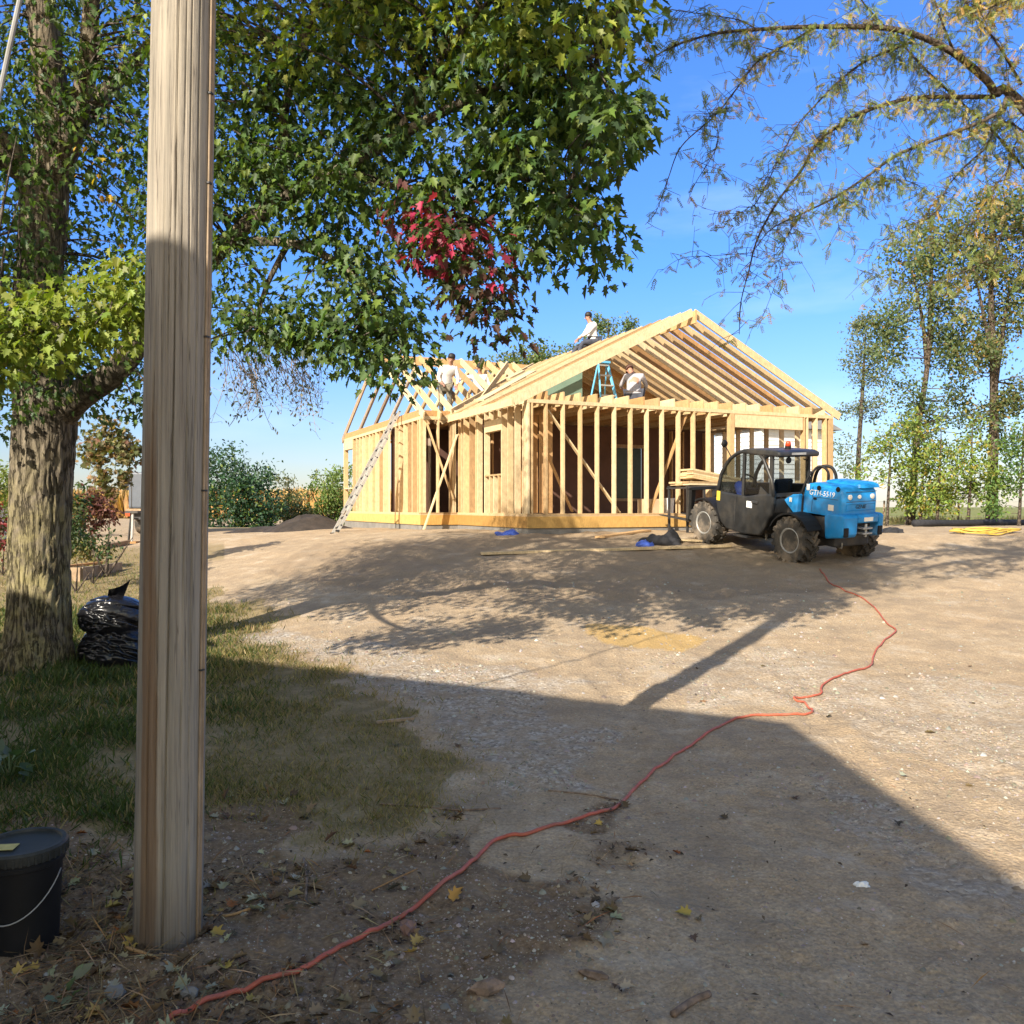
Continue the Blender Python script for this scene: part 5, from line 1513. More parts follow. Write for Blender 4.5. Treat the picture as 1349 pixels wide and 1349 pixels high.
def person(label, loc, face, J, shirt='shirt', trousers='jeans', hat=None, sleeves=True, belt=False):
    """J: joints in metres, x to the person's right, y forward, z up from the ground under the pelvis"""
    root = thing('person', label, 'person', loc, face)
    V = {k: Vector(v) for k, v in J.items()}
    order = ['pelvis', 'waist', 'chest', 'neck', 'headlow', 'head', 'crown']
    hd = (V['head'] - V['neck']).normalized(); fc = V['facing'].normalized() if 'facing' in V else Vector((0, 1, 0))
    V['headlow'] = V['neck'] + hd * .09 + fc * .02
    V['head'] = V['neck'] + hd * .17 + fc * .012
    V['crown'] = V['neck'] + hd * .25
    rad = dict(pelvis=(.155, .125), waist=(.135, .105), chest=(.165, .12), neck=.055, headlow=(.068, .072), head=(.076, .09), crown=(.05, .06), sh=.062, el=.042, wr=.03, palm=(.04, .02), hip=.092, kn=.06, an=.042, heel=.042, toe=.036)
    nodes = []; idx = {}; edges = []
    def add(k, p, r):
        idx[k] = len(nodes); nodes.append((p, r))
    for k in order: add(k, V[k], rad[k])
    for i in range(len(order) - 1): edges.append((i, i + 1))
    for sd in ('L', 'R'):
        wr = V['wr' + sd]; el = V['el' + sd]; dirh = (V.get('hand' + sd, wr + (wr - el)) - wr).normalized()
        V['palm' + sd] = wr + dirh * .075; V['handdir' + sd] = dirh
        for a, k in (('sh', 'sh'), ('el', 'el'), ('wr', 'wr'), ('palm', 'palm')): add(a + sd, V[a + sd], rad[k])
        edges += [(idx['chest'], idx['sh' + sd]), (idx['sh' + sd], idx['el' + sd]), (idx['el' + sd], idx['wr' + sd]), (idx['wr' + sd], idx['palm' + sd])]
        an = V['an' + sd]; tdir = V.get('toedir' + sd, Vector((0, 1, 0))).normalized()
        V['toe' + sd] = an + tdir * .17 - Vector((0, 0, .055))
        for a in ('hip', 'kn', 'an'): add(a + sd, V[a + sd], rad[a])
        add('toe' + sd, V['toe' + sd], rad['toe'])
        edges += [(idx['pelvis'], idx['hip' + sd]), (idx['hip' + sd], idx['kn' + sd]), (idx['kn' + sd], idx['an' + sd]), (idx['an' + sd], idx['toe' + sd])]
    body = skin_mesh('body', nodes, edges, 0, [M['skin'], M['hair']], root)
    # fingers, nose, ears and eyes join the same mesh
    mb = MB()
    for sd in ('L', 'R'):
        w = V['palm' + sd]; dh = V['handdir' + sd]; s = dh.cross(Vector((0, 0, 1)))
        s = s.normalized() if s.length > .1 else Vector((1, 0, 0)); c = s.cross(dh)
        for k, ln in enumerate((.062, .075, .07, .055)):
            b = w + s * (.033 - .022 * k) - dh * .01
            mb.tube([b, b + dh * (.03 + ln * .45), b + dh * (.03 + ln * .75) + c * -.012, b + dh * (.03 + ln) + c * -.032], [.0095, .009, .0085, .0065], 6)
        b = w - dh * .045 + s * .03
        mb.tube([b, b + s * .028 + dh * .03, b + s * .032 + dh * .06 - c * .012], [.012, .011, .008], 6)
    side = fc.cross(hd).normalized(); hc = V['head'] - hd * .02
    f2 = hd.cross(side).normalized() * -1
    if f2.dot(fc) < 0: f2 = -f2
    mb.tube([hc + f2 * .078 + hd * .02, hc + f2 * .105 - hd * .012, hc + f2 * .085 - hd * .022], [.010, .017, .010], 8)
    for sg in (-1, 1):
        mb.tube([hc + side * sg * .072 + hd * .025, hc + side * sg * .088 + hd * .005, hc + side * sg * .074 - hd * .025], [.012, .018, .010], 6)
    nb = len(mb.f)
    for sg in (-1, 1):
        mb.box(hc + side * sg * .03 + f2 * .083 + hd * .025, (.018, .018, .01), None, 1)
    mb.box(hc + f2 * .080 - hd * .05, (.035, .012, .008), None, 1)
    me2 = bpy.data.meshes.new('tmp'); me2.from_pydata(mb.v, [], mb.f); me2.polygons.foreach_set('material_index', mb.m)
    bm = bmesh.new(); bm.from_mesh(body.data); bm.from_mesh(me2); bm.to_mesh(body.data); bm.free(); bpy.data.meshes.remove(me2)
    # clothes: same skeleton, a little wider
    def cloth(name, keys, ed, mat, grow, over={}):
        ns = []; ix = {}
        for k in keys:
            ix[k] = len(ns); b = k.rstrip('LR') if k not in rad else k
            r = over.get(b, rad[b]); r = tuple(q * grow for q in r) if hasattr(r, '__len__') else r * grow
            ns.append((V[k], r))
        return skin_mesh(name, ns, [(ix[a], ix[b]) for a, b in ed], 0, M[mat], root)
    V['hem'] = V['pelvis'] + (V['waist'] - V['pelvis']) * .25; rad['hem'] = (.155, .125)
    ks = ['waist', 'chest', 'hem', 'shL', 'elL', 'shR', 'elR']; es = [('waist', 'chest'), ('waist', 'hem'), ('chest', 'shL'), ('shL', 'elL'), ('chest', 'shR'), ('shR', 'elR')]
    V['collar'] = V['chest'] + (V['neck'] - V['chest']) * .62; rad['collar'] = .075
    ks.append('collar'); es.append(('chest', 'collar'))
    if sleeves:
        for sd in 'LR':
            V['cuff' + sd] = V['wr' + sd] + (V['el' + sd] - V['wr' + sd]) * .08; rad['cuff'] = .036
            ks.append('cuff' + sd); es.append(('el' + sd, 'cuff' + sd))
    cloth('shirt', ks, es, shirt, 1.16, {'chest': (.195, .15), 'waist': (.165, .135), 'hem': (.175, .15), 'sh': .078, 'collar': .085})
    ks = ['pelvis', 'hipL', 'knL', 'anL', 'hipR', 'knR', 'anR']; es = [('pelvis', 'hipL'), ('hipL', 'knL'), ('knL', 'anL'), ('pelvis', 'hipR'), ('hipR', 'knR'), ('knR', 'anR')]
    cloth('trousers', ks, es, trousers, 1.17, {'an': .05, 'pelvis': (.175, .145), 'hip': .105})
    for sd in 'LR':
        skin_mesh('boot', [(V['an' + sd] + Vector((0, 0, .04)), .055), (V['an' + sd] - Vector((0, 0, .03)), .058), (V['toe' + sd], (.05, .042))], [(0, 1), (1, 2)], 0, M['boot'], root)
    # hair or cap
    hp = V['head'] + hd * .03 - f2 * .018
    Rm = Matrix((side, f2, hd)).transposed().to_4x4(); Rm.translation = hp
    mb = MB()
    if hat:
        mb.lathe([(.098, -.01), (.102, .02), (.098, .06), (.075, .095), (.03, .112), (0, .115)], 18, Rm)
        bp = [(.09 * math.cos(a), .06 + .11 * math.sin(a)) for a in np.linspace(0, PI, 9)]
        mb.prism(bp, .012, Rm @ Matrix.Translation((0, 0, -.005)))
        mb.build('cap', M[hat], root, smooth=50)
    else:
        Rt = Rm @ Matrix.Rotation(math.radians(22), 4, 'X')
        mb.lathe([(.094, -.035), (.101, .01), (.095, .055), (.07, .09), (.03, .106), (0, .108)], 18, Rt)
        mb.build('hair', M['hair'], root, smooth=True)
    if belt:
        q = V['pelvis'] + Vector((0, 0, .05))
        mb = MB(); mb.lathe([(.165, -.03), (.17, .0), (.165, .03)], 20, Matrix.Translation(q)); mb.box(q + Vector((.17, .02, -.10)), (.07, .14, .20)); mb.box(q + Vector((-.17, .02, -.08)), (.06, .12, .16))
        mb.build('tool_belt', M['tarp_black'], root)
    return root

def people():
    zj = ZP + JH + .02
    # man bending on the wing joists
    p = HW(.10, 5.40, zj - .08); face = math.atan2(-p.y, -p.x + .9) - PI / 2
    person('man in white shirt and camouflage trousers bending among the wing rafters', p, face,
           dict(pelvis=(.02, -.06, .84), waist=(.0, .0, 1.0), chest=(-.06, .13, 1.22), neck=(-.11, .22, 1.37), head=(-.13, .29, 1.5), facing=(.05, 1, -.05),
                shR=(.12, .14, 1.27), elR=(.22, .20, 1.02), wrR=(.14, .36, .86), handR=(.08, .42, .80), shL=(-.25, .17, 1.27), elL=(-.33, .12, 1.02), wrL=(-.28, .24, .82), handL=(-.26, .3, .74),
                hipR=(.11, -.05, .80), knR=(.13, .10, .45), anR=(.13, -.05, .085), hipL=(-.07, -.05, .80), knL=(-.09, .12, .46), anL=(-.14, .02, .085)),
           'shirt', 'camo', belt=True)
    p = HW(1.88, 7.4, zj); face = math.atan2(-p.y, -p.x + .5) - PI / 2
    person('man in cap and pale shirt standing behind rafters with one arm stretched out', p, face,
           dict(pelvis=(0, 0, .90), waist=(0, 0, 1.05), chest=(0, .02, 1.28), neck=(0, .03, 1.46), head=(0, .06, 1.6), facing=(0, 1, -.1),
                shR=(.19, .02, 1.37), elR=(.44, .08, 1.34), wrR=(.62, .22, 1.24), handR=(.68, .28, 1.2), shL=(-.19, .02, 1.37), elL=(-.30, .02, 1.12), wrL=(-.26, .18, .95), handL=(-.25, .26, .9),
                hipR=(.09, 0, .86), knR=(.11, .04, .47), anR=(.12, -.02, .085), hipL=(-.09, 0, .86), knL=(-.11, .05, .47), anL=(-.13, .0, .085)),
           'grey_shirt' if False else 'shirt', 'tan_cloth', hat='tarp_black')
    # man sitting on the ridge
    zt_ = ZR + .045
    p = HW(SR - .05, 4.62, zt_ - .03); face = math.atan2(-.25, -1) - PI / 2
    person('dark haired man in white shirt sitting up on the main ridge', p, face,
           dict(pelvis=(0, 0, .12), waist=(0, .0, .27), chest=(0, .06, .50), neck=(0, .10, .67), head=(0, .14, .80), facing=(.1, 1, -.15),
                shR=(.18, .06, .58), elR=(.22, .22, .36), wrR=(.12, .42, .22), handR=(.08, .48, .16), shL=(-.18, .06, .58), elL=(-.22, .2, .36), wrL=(-.1, .40, .24), handL=(-.06, .46, .18),
                hipR=(.11, .02, .10), knR=(.20, .44, .0), anR=(.2, .62, -.34), hipL=(-.11, .02, .10), knL=(-.18, .40, .06), anL=(-.16, .5, -.28)),
           'shirt', 'jeans')
    # man crouching in the attic, back turned
    p = HW(3.72, 1.75, zj); face = math.radians(-12)
    person('man in grey shirt crouching in the attic with his back turned', p, face,
           dict(pelvis=(0, -.05, .27), waist=(0, -.02, .42), chest=(0, .08, .66), neck=(-.05, .16, .80), head=(-.1, .24, .9), facing=(-.5, 1, -.3),
                shR=(.2, .08, .73), elR=(.30, .18, .5), wrR=(.22, .38, .42), handR=(.18, .46, .4), shL=(-.2, .08, .73), elL=(-.33, .16, .54), wrL=(-.34, .36, .5), handL=(-.34, .44, .5),
                hipR=(.11, -.02, .25), knR=(.2, .34, .40), anR=(.16, .08, .085), hipL=(-.11, -.02, .25), knL=(-.2, .34, .38), anL=(-.16, .10, .085)),
           'grey_shirt', 'jeans', hat='brown_board')
people()
# ------------------------------------------------------------------ the utility pole in front
def pole():
    b = G(221, 1243); b.z -= .0
    root = thing('utility_pole', 'weathered grey wooden utility pole split by long cracks, close in front', 'utility pole', b)
    H = 7.6; n = 220; rows = 190
    lean = Vector((.064 / 3.67, .0, 1))
    V = []; F = []
    ang = np.linspace(0, 2 * PI, n, endpoint=False)
    for i in range(rows + 1):
        z = -.25 + (H + .25) * i / rows
        r0 = .1285 - .0025 * z
        x0 = lean.x * z
        # checks: narrow vertical splits at fixed angles wandering with height
        r = np.full(n, r0)
        for a0, w, dep, zs, ze, sd in ((-1.33, .016, .022, -1, 9, 1), (-.93, .014, .011, .6, 9, 2), (-1.68, .016, .014, .3, 3.2, 3), (-.66, .014, .012, -1, 9, 4), (-1.95, .03, .014, -1, 2.6, 5), (-1.12, .012, .008, 2.2, 9, 8), (-1.5, .012, .012, 1.9, 3.9, 9), (.8, .05, .02, -1, 9, 6), (2.4, .05, .02, -1, 9, 7)):
            aw = a0 + .10 * (float(vnoise(np.array([z * .9]), np.array([sd]), 5)[0]) - .5)
            fade = float(sstep(zs, zs + .4, z) * sstep(ze, ze - .4, z)) * (.35 + .9 * float(vnoise(np.array([z * 1.6]), np.array([sd + 30]), 6)[0]))
            d = (ang - aw + PI) % (2 * PI) - PI
            r -= dep * fade * np.exp(-(d / w) ** 2)
        r *= 1 + .012 * (fbm(ang * 6, z * .8 + ang * 0, 8, 3) - .5) + .02 * (vnoise(ang * 2, z * .5 + ang * 0, 9) - .5)
        for j in range(n): V.append((x0 + r[j] * math.cos(ang[j]), r[j] * math.sin(ang[j]), z))
    i = np.arange((rows + 1) * n).reshape(rows + 1, n)
    F = np.stack([i[:-1], np.roll(i[:-1], -1, 1), np.roll(i[1:], -1, 1), i[1:]], -1).reshape(-1, 4)
    m, nt, bs = new_mat('pole_wood')
    tc = nt.nodes.new('ShaderNodeTexCoord'); ob = tc.outputs['Object']
    g = noise(nt, 1.0, ob, 8, .7, stretch=(70, 70, 1.3)); g2 = noise(nt, 1.0, ob, 6, .7, stretch=(28, 28, .7)); bl = noise(nt, 1.6, ob, 5, .6)
    c = ramp(nt, g2, [(.3, (.185, .165, .132)), (.5, (.31, .272, .215)), (.7, (.43, .372, .29))])
    hl = noise(nt, 1.0, ob, 4, .55, stretch=(46, 46, .55))
    c = mixc(nt, ramp(nt, g, [(.34, .55), (.48, 0.0)]), c, (.13, .10, .075))
    hair = ramp(nt, math_n(nt, 'ABSOLUTE', math_n(nt, 'SUBTRACT', hl, .5)), [(.003, 1.0), (.014, 0.0)])
    c = mixc(nt, math_n(nt, 'MULTIPLY', hair, ramp(nt, bl, [(.42, 0.0), (.55, .95)])), c, (.035, .026, .02))
    c = mixc(nt, ramp(nt, bl, [(.45, 0.0), (.65, .5)]), c, (.27, .235, .20))
    sx = N(nt, 'ShaderNodeSeparateXYZ'); nt.links.new(ob, sx.inputs[0])
    # bare brown strip low on the left, with ragged edges
    ang_ = math_n(nt, 'ARCTAN2', sx.outputs[0], math_n(nt, 'MULTIPLY', sx.outputs[1], -1))
    wob = math_n(nt, 'MULTIPLY', math_n(nt, 'SUBTRACT', bl, .5), .35)
    a2 = math_n(nt, 'ADD', ang_, wob)
    strip = math_n(nt, 'MULTIPLY', ramp(nt, math_n(nt, 'ADD', math_n(nt, 'MULTIPLY', a2, .3), .5), [(.33, 0.0), (.35, 1.0), (.50, 1.0), (.53, 0.0)]), ramp(nt, math_n(nt, 'MULTIPLY', sx.outputs[2], .25), [(.45, 1.0), (.56, 0.0)]))
    br = mixc(nt, g, (.11, .058, .028), (.24, .135, .065))
    c = mixc(nt, math_n(nt, 'MULTIPLY', strip, .7), c, br)
    # damp foot
    c = mixc(nt, ramp(nt, math_n(nt, 'ADD', sx.outputs[2], math_n(nt, 'MULTIPLY', bl, .3)), [(.15, .7), (.45, 0.0)]), c, (.09, .075, .06))
    nt.links.new(c, bs.inputs['Base Color']); bs.inputs['Roughness'].default_value = .9; bs.inputs['Specular IOR Level'].default_value = .15
    nt.links.new(bump(nt, math_n(nt, 'ADD', g, math_n(nt, 'MULTIPLY', g2, .8)), .8, .008), bs.inputs['Normal'])
    mesh_np('shaft', np.array(V), F, None, m, root, True)
    # capped top
    mb = MB().lathe([(.10, H - .002), (.08, H + .02), (0, H + .03)], 24, Matrix.Translation((lean.x * H, 0, 0))); mb.build('pole_top', M['grey_wood'], root)
    # ground wire under a slim moulding on the right
    aa = math.radians(-15)
    pts = []
    for k in range(40):
        z = .0 + 7.2 * k / 39; r = .1285 - .0025 * z + .004
        pts.append(Vector((lean.x * z + r * math.cos(aa), r * math.sin(aa), z)))
    MB().tube(pts, .006, 6).build('ground_wire', M['grey_wood'], root, True)
    aa2 = math.radians(-8)
    pts2 = [Vector((lean.x * (7.2 * k / 39) + (.1285 - .0025 * 7.2 * k / 39 + .002) * math.cos(aa2), (.1285 - .0025 * 7.2 * k / 39 + .002) * math.sin(aa2), 7.2 * k / 39)) for k in range(40)]
    MB().tube(pts2, .009, 6).build('moulding', M['grey_wood'], root, True)
    for z in (1.05, 1.75, 2.35, 2.95, 3.3):
        r = .1285 - .0025 * z + .006
        MB().box((lean.x * z + r * math.cos(aa), r * math.sin(aa), z), (.02, .014, .007), Matrix.Rotation(aa + PI / 2, 3, 'Z')).build('staple', M['dark_steel'], root)
    return b
pole_base = pole()
def guy_wire():
    top = pole_base + Vector((.02, .13, 6.9)); a = P(17, 42, 4.0)
    d = a - top; k = (top.z - 0) / -d.z
    foot = top + d * k; foot.z = tz(foot.x, foot.y)
    o = MB().tube([Vector((0, 0, 0)), top - foot], .011, 8).build('guy_wire', M['grey_steel']); o.location = foot
    tag(o, 'grey steel guy wire slanting past the maple branches at the top left corner', 'cable')
guy_wire()

# ------------------------------------------------------------------ extension cord, hoses, pipe
def cord():
    px = [(205, 1362), (222, 1349), (300, 1320), (400, 1285), (440, 1262), (520, 1216), (545, 1200), (600, 1160), (655, 1112), (700, 1103), (770, 1083), (803, 1068), (830, 1045), (862, 1017), (900, 990), (930, 970), (960, 952), (990, 945), (1040, 944), (1064, 941), (1070, 935), (1060, 927), (1046, 921), (1080, 916), (1085, 905), (1120, 889), (1145, 880), (1152, 862), (1165, 846), (1180, 833), (1168, 822), (1150, 800), (1130, 786), (1095, 770), (1080, 752)]
    pts = [G(u, v) + Vector((0, 0, .012)) for u, v in px]
    c = smooth_path(pts, 9)
    o3 = Vector(c[0])
    q = []
    for i, p in enumerate(c):
        w = Vector((float(vnoise(np.array([i * .35]), np.array([1.]), 2)[0]) - .5, float(vnoise(np.array([i * .35]), np.array([7.]), 2)[0]) - .5, 0)) * .010
        r = Vector(p) + w; r.z = tz(r.x, r.y) + .009 + .006 * float(vnoise(np.array([i * .12]), np.array([3.]), 4)[0]); q.append(r - o3)
    o = MB().tube(q, .0098, 8).build('extension_lead', M['orange_cord'], None, True); o.location = o3
    tag(o, 'long orange red cord snaking over the dirt from the foreground to the machine', 'cord')
cord()
def coil():
    c = G(1296, 704); root = c
    pts = []
    for k in range(110):
        a = k * .23; rx = .60 + .10 * math.sin(k * 1.3) + .1 * math.sin(k * .31); ry = .32 + .07 * math.sin(k * .7)
        x = rx * math.cos(a); y = ry * math.sin(a)
        pts.append(Vector((x, y, tz(c.x + x, c.y + y) - c.z + .02 + .0006 * k + .02 * (1 + math.sin(k * .8)))))
    o = MB().tube(pts, .017, 6, True).build('hose_coil', M['yellow_hose'], None, True); o.location = c
    tag(o, 'yellow hose lying in a loose coil on the dirt at the right', 'hose')
coil()
def pipe():
    a = G(1205, 694); b = G(1420, 691)
    pts = [a.lerp(b, k / 10) for k in range(11)]
    q = [Vector((p.x, p.y, tz(p.x, p.y) + .12)) - a for p in pts]
    o = MB().tube(q, .13, 10).build('drain_pipe', M['tarp_black'], None, True); o.location = a
    tag(o, 'long black drain pipe lying along the field edge', 'pipe')
pipe()

# ------------------------------------------------------------------ rubbish bags, pail
def bag(label, c, sx, sy, sz, seed, knot=True):
    me = bpy.data.meshes.new('rubbish_bag'); bm = bmesh.new()
    bmesh.ops.create_icosphere(bm, subdivisions=6, radius=1)
    P_ = np.array([v.co[:] for v in bm.verts])
    th = np.arctan2(P_[:, 1], P_[:, 0]); 
    r = 1 + .16 * (fbm(P_[:, 0] * 1.6 + 5, P_[:, 2] * 1.6 + P_[:, 1], seed, 3) - .5)
    fold = np.abs(fbm(P_[:, 0] * 1.9 + P_[:, 2] * 1.2 + 9, P_[:, 1] * 1.5 + P_[:, 2] * 2.6 + 4, seed + 3, 3) - .5)
    fold2 = np.abs(fbm(P_[:, 0] * 4 - P_[:, 2] * 2 + 20, P_[:, 2] * 4 + P_[:, 1] * 3 + 9, seed + 8, 3) - .5)
    r = r - .17 * np.exp(-(fold / .05) ** 2) - .025 * np.exp(-(fold2 / .06) ** 2)
    P_ = P_ * r[:, None]
    P_[:, 2] = np.where(P_[:, 2] < -.55, -.55 + (P_[:, 2] + .55) * .25, P_[:, 2])
    up = sstep(.75, 1.05, P_[:, 2])
    P_[:, 0] *= 1 - .25 * up; P_[:, 1] *= 1 - .25 * up
    for v, q in zip(bm.verts, P_): v.co = (q[0] * sx, q[1] * sy, (q[2] + .66) * sz)
    bm.to_mesh(me); bm.free()
    me.polygons.foreach_set('use_smooth', [True] * len(me.polygons))
    m = M.get('bag')
    if not m:
        m, nt, b = new_mat('bag_plastic'); M['bag'] = m
        b.inputs['Base Color'].default_value = (.008, .008, .010, 1); b.inputs['Roughness'].default_value = .28; b.inputs['Specular IOR Level'].default_value = .6
        g = noise(nt, 6, None, 4, .55); nt.links.new(bump(nt, g, .4, .03), b.inputs['Normal'])
    me.materials.append(m)
    o = link('rubbish_bag', me); o.location = c
    tag(o, label, 'rubbish bag', 'black rubbish bags by the maple')
    if knot:
        mb = MB()
        for k in range(5):
            a = -2.2 + .55 * k
            mb.add([(-.05 + .02 * k, -.02, sz * 1.58), (.03 + .02 * k, .02, sz * 1.58), (math.cos(a) * .05 + .14, .05 * math.sin(a), sz * 1.58 + .10 + .02 * k), (math.cos(a) * .05 + .02, .05 * math.sin(a) - .04, sz * 1.58 + .08)], [(0, 1, 2, 3)])
        mb.build('tied_neck', m, o)
    return o
g0 = G(138, 884)
bag('bulging black rubbish bag on the grass beside the maple trunk, lower of two', g0 + Vector((-.02, .30, -.03)), .395, .35, .30, 5, False)
bag('crumpled black rubbish bag lying on top of the other bag', g0 + Vector((-.07, .34, .35)), .36, .31, .25, 17)

def pail():
    b = G(30, 1242)
    root = thing('pail', 'black plastic pail with lid and yellow label at the bottom left', 'pail', b)
    H = .40; R0, R1 = .128, .148
    MB().lathe([(R0 - .01, 0), (R0, .01), (R1 - .006, H - .075), (R1 + .004, H - .07), (R1 + .004, H - .055), (R1, H - .05), (R1, H - .03)], 48).build('body', M['black_plastic'], root, smooth=35)
    mb = MB().lathe([(R1 + .001, H - .045), (R1 + .012, H - .04), (R1 + .014, H - .005), (R1 + .006, H + .004), (R1 - .008, H + .003), (R1 - .012, H - .006), (R1 - .03, H - .008), (0, H - .006)], 56)
    for k in range(40):
        a = 2 * PI * k / 40; mb.box(((R1 + .013) * math.cos(a), (R1 + .013) * math.sin(a), H - .028), (.006, .008, .03), Matrix.Rotation(a, 3, 'Z'))
    mb.build('lid', plain('lid_plastic', (.030, .032, .030), .5, var=.4, nscale=7, spec=.25, dirt=(.12, .11, .095, .5)), root, smooth=35)
    MB().box((-.045, -.045, H - .0025), (.085, .062, .002), Matrix.Rotation(.12, 3, 'Z')).build('label', plain('label_paper', (.50, .42, .14), .6, var=.2, nscale=20), root)
    pts = [(R1 * 1.02 * math.cos(a), R1 * 1.02 * math.sin(a) , H - .10 - .16 * math.sin((a - PI) / PI * PI)) for a in np.linspace(PI, 2 * PI, 22)]
    MB().tube([Vector(p) for p in pts], .0028, 6).build('handle', M['grey_steel'], root, True)
pail()

# ------------------------------------------------------------------ timber, cloths and soil on the ground
def lay(label, u0, v0, u1, v1, w, h, mat='pine', name='board', cat='board'):
    a = G(u0, v0); b = G(u1, v1)
    o = MB().beam(Vector((0, 0, h / 2 + .012)), b - a + Vector((0, 0, h / 2 + .012)), w, h).build(name, M[mat]); o.location = a
    return tag(o, label, cat)
lay('very long pale board lying on the dark soil in front of the frame', 634, 731, 962, 722, .15, .05)
lay('short board lying just below the front rim of the frame', 790, 709, 852, 701, .24, .04, 'pine2')
lay('pale board on the ground beneath the black steel stand', 862, 712, 935, 716, .18, .04)
lay('thin weathered stake lying by the grass at the drive edge', 496, 955, 545, 951, .03, .02, 'grey_wood', 'stake', 'stake')
def cloth_heap(label, u, v, sx, sy, sz, mat, seed, name='cloth', cat='cloth'):
    c = G(u, v); me = bpy.data.meshes.new(name); bm = bmesh.new()
    bmesh.ops.create_icosphere(bm, subdivisions=4, radius=1)
    for q in bm.verts:
        x, y, z = q.co
        r = .55 + .9 * float(fbm(np.array([x * 1.7 + seed]), np.array([y * 1.7 + z * 1.3]), seed, 4)[0])
        q.co = (x * r * sx, y * r * sy, max(-.02, z * r * sz * (.5 + float(vnoise(np.array([x * 2.3]), np.array([y * 2.3 + seed]), seed)[0]))))
    bm.to_mesh(me); bm.free(); me.polygons.foreach_set('use_smooth', [True] * len(me.polygons)); me.materials.append(M[mat])
    o = link(name, me); o.location = c; return tag(o, label, cat)
cloth_heap('crumpled blue purple plastic scrap on the soil by the left corner', 668, 706, .24, .16, .09, 'tarp_blue', 3, 'plastic_scrap', 'plastic')
cloth_heap('dark crumpled jacket dropped beside the long board', 872, 717, .42, .25, .22, 'tarp_black', 9, 'jacket', 'jacket')
cloth_heap('small blue rag on the ground at the end of the dark jacket', 850, 719, .18, .14, .10, 'tarp_blue', 13, 'rag', 'rag')
cloth_heap('black bag slumped behind the foot of the extension ladder', 474, 694, .42, .3, .42, 'tarp_black', 21, 'bag', 'bag')
cloth_heap('small dark heap of straps right of the rear wheel', 1176, 702, .22, .14, .10, 'tarp_black', 25, 'strap_heap', 'straps')
cloth_heap('tiny white plastic scrap on the shaded dirt', 1135, 1171, .035, .022, .02, 'white_paint', 31, 'plastic_scrap', 'plastic')

def soil_heap(label, u, v, sx, sy, h, seed, name='soil_heap'):
    c = G(u, v); n = 60
    xs = np.linspace(-1.3, 1.3, n); Xg, Yg = np.meshgrid(xs, xs)
    r = np.hypot(Xg, Yg) * (1 + .5 * (fbm(Xg * 1.2 + seed, Yg * 1.2, seed, 3) - .5))
    Zg = h * sstep(1.1, .1, r) * (1 + .7 * (fbm(Xg * 3, Yg * 3, seed + 2, 4) - .5)) - .03
    wx = c.x + Xg * sx; wy = c.y + Yg * sy
    Zg = Zg + terr(wx, wy) - c.z - .03 * sstep(.9, 1.2, r)
    i = np.arange(n * n).reshape(n, n)
    F = np.stack([i[:-1, :-1], i[:-1, 1:], i[1:, 1:], i[1:, :-1]], -1).reshape(-1, 4)
    o = mesh_np(name, np.stack([Xg * sx, Yg * sy, Zg], -1).reshape(-1, 3), F, None, M['soil'], None, True); o.location = c
    return tag(o, label, 'soil heap')
soil_heap('mound of dark soil left of the extension ladder', 406, 698, 1.5, 1.2, .46, 4)
soil_heap('low scattered heap of dark soil further left along the drive', 350, 700, 1.5, 1.0, .16, 8)

def chunk(label, u, v, s, mat, seed, name='rock', cat='rock'):
    c = G(u, v); me = bpy.data.meshes.new(name); bm = bmesh.new(); bmesh.ops.create_icosphere(bm, subdivisions=2, radius=1)
    for q in bm.verts:
        p = np.array(q.co) + rng.normal(0, .07, 3); r = .75 + .5 * float(fbm(np.array([p[0] * 1.5 + seed]), np.array([p[1] * 1.5 + p[2] * 2]), seed, 3)[0])
        p = p * r; p = np.round(p * 1.8) / 1.8 * .6 + p * .4
        q.co = (p[0] * s[0], p[1] * s[1], p[2] * s[2] + s[2] * .55)
    bm.to_mesh(me); bm.free(); me.materials.append(M[mat])
    o = link(name, me); o.location = c; o.rotation_euler = (0, 0, seed); return tag(o, label, cat)
M['brick_rock'] = plain('reddish_rock', (.22, .13, .10), .9, var=.35, nscale=20, bmp=.6)
M['bark_chunk'] = plain('bark_chunk', (.20, .14, .10), .9, var=.5, nscale=22, bmp=.8)
chunk('reddish angular rock just below the orange cord', 537, 1232, (.042, .035, .03), 'brick_rock', 2)
chunk('split brown bark chunk in the leaf litter near the bottom edge', 640, 1308, (.03, .065, .028), 'bark_chunk', 5, 'bark_chunk', 'bark')
chunk('brown bark piece on the dirt right of the bark chunk', 782, 1284, (.055, .02, .014), 'bark_chunk', 9, 'bark_chunk', 'bark')
chunk('pale round stone below the utility pole', 152, 1320, (.032, .03, .025), 'concrete', 3)
chunk('pale stone beside the orange cord right of the pole', 250, 1318, (.03, .024, .02), 'concrete', 6)

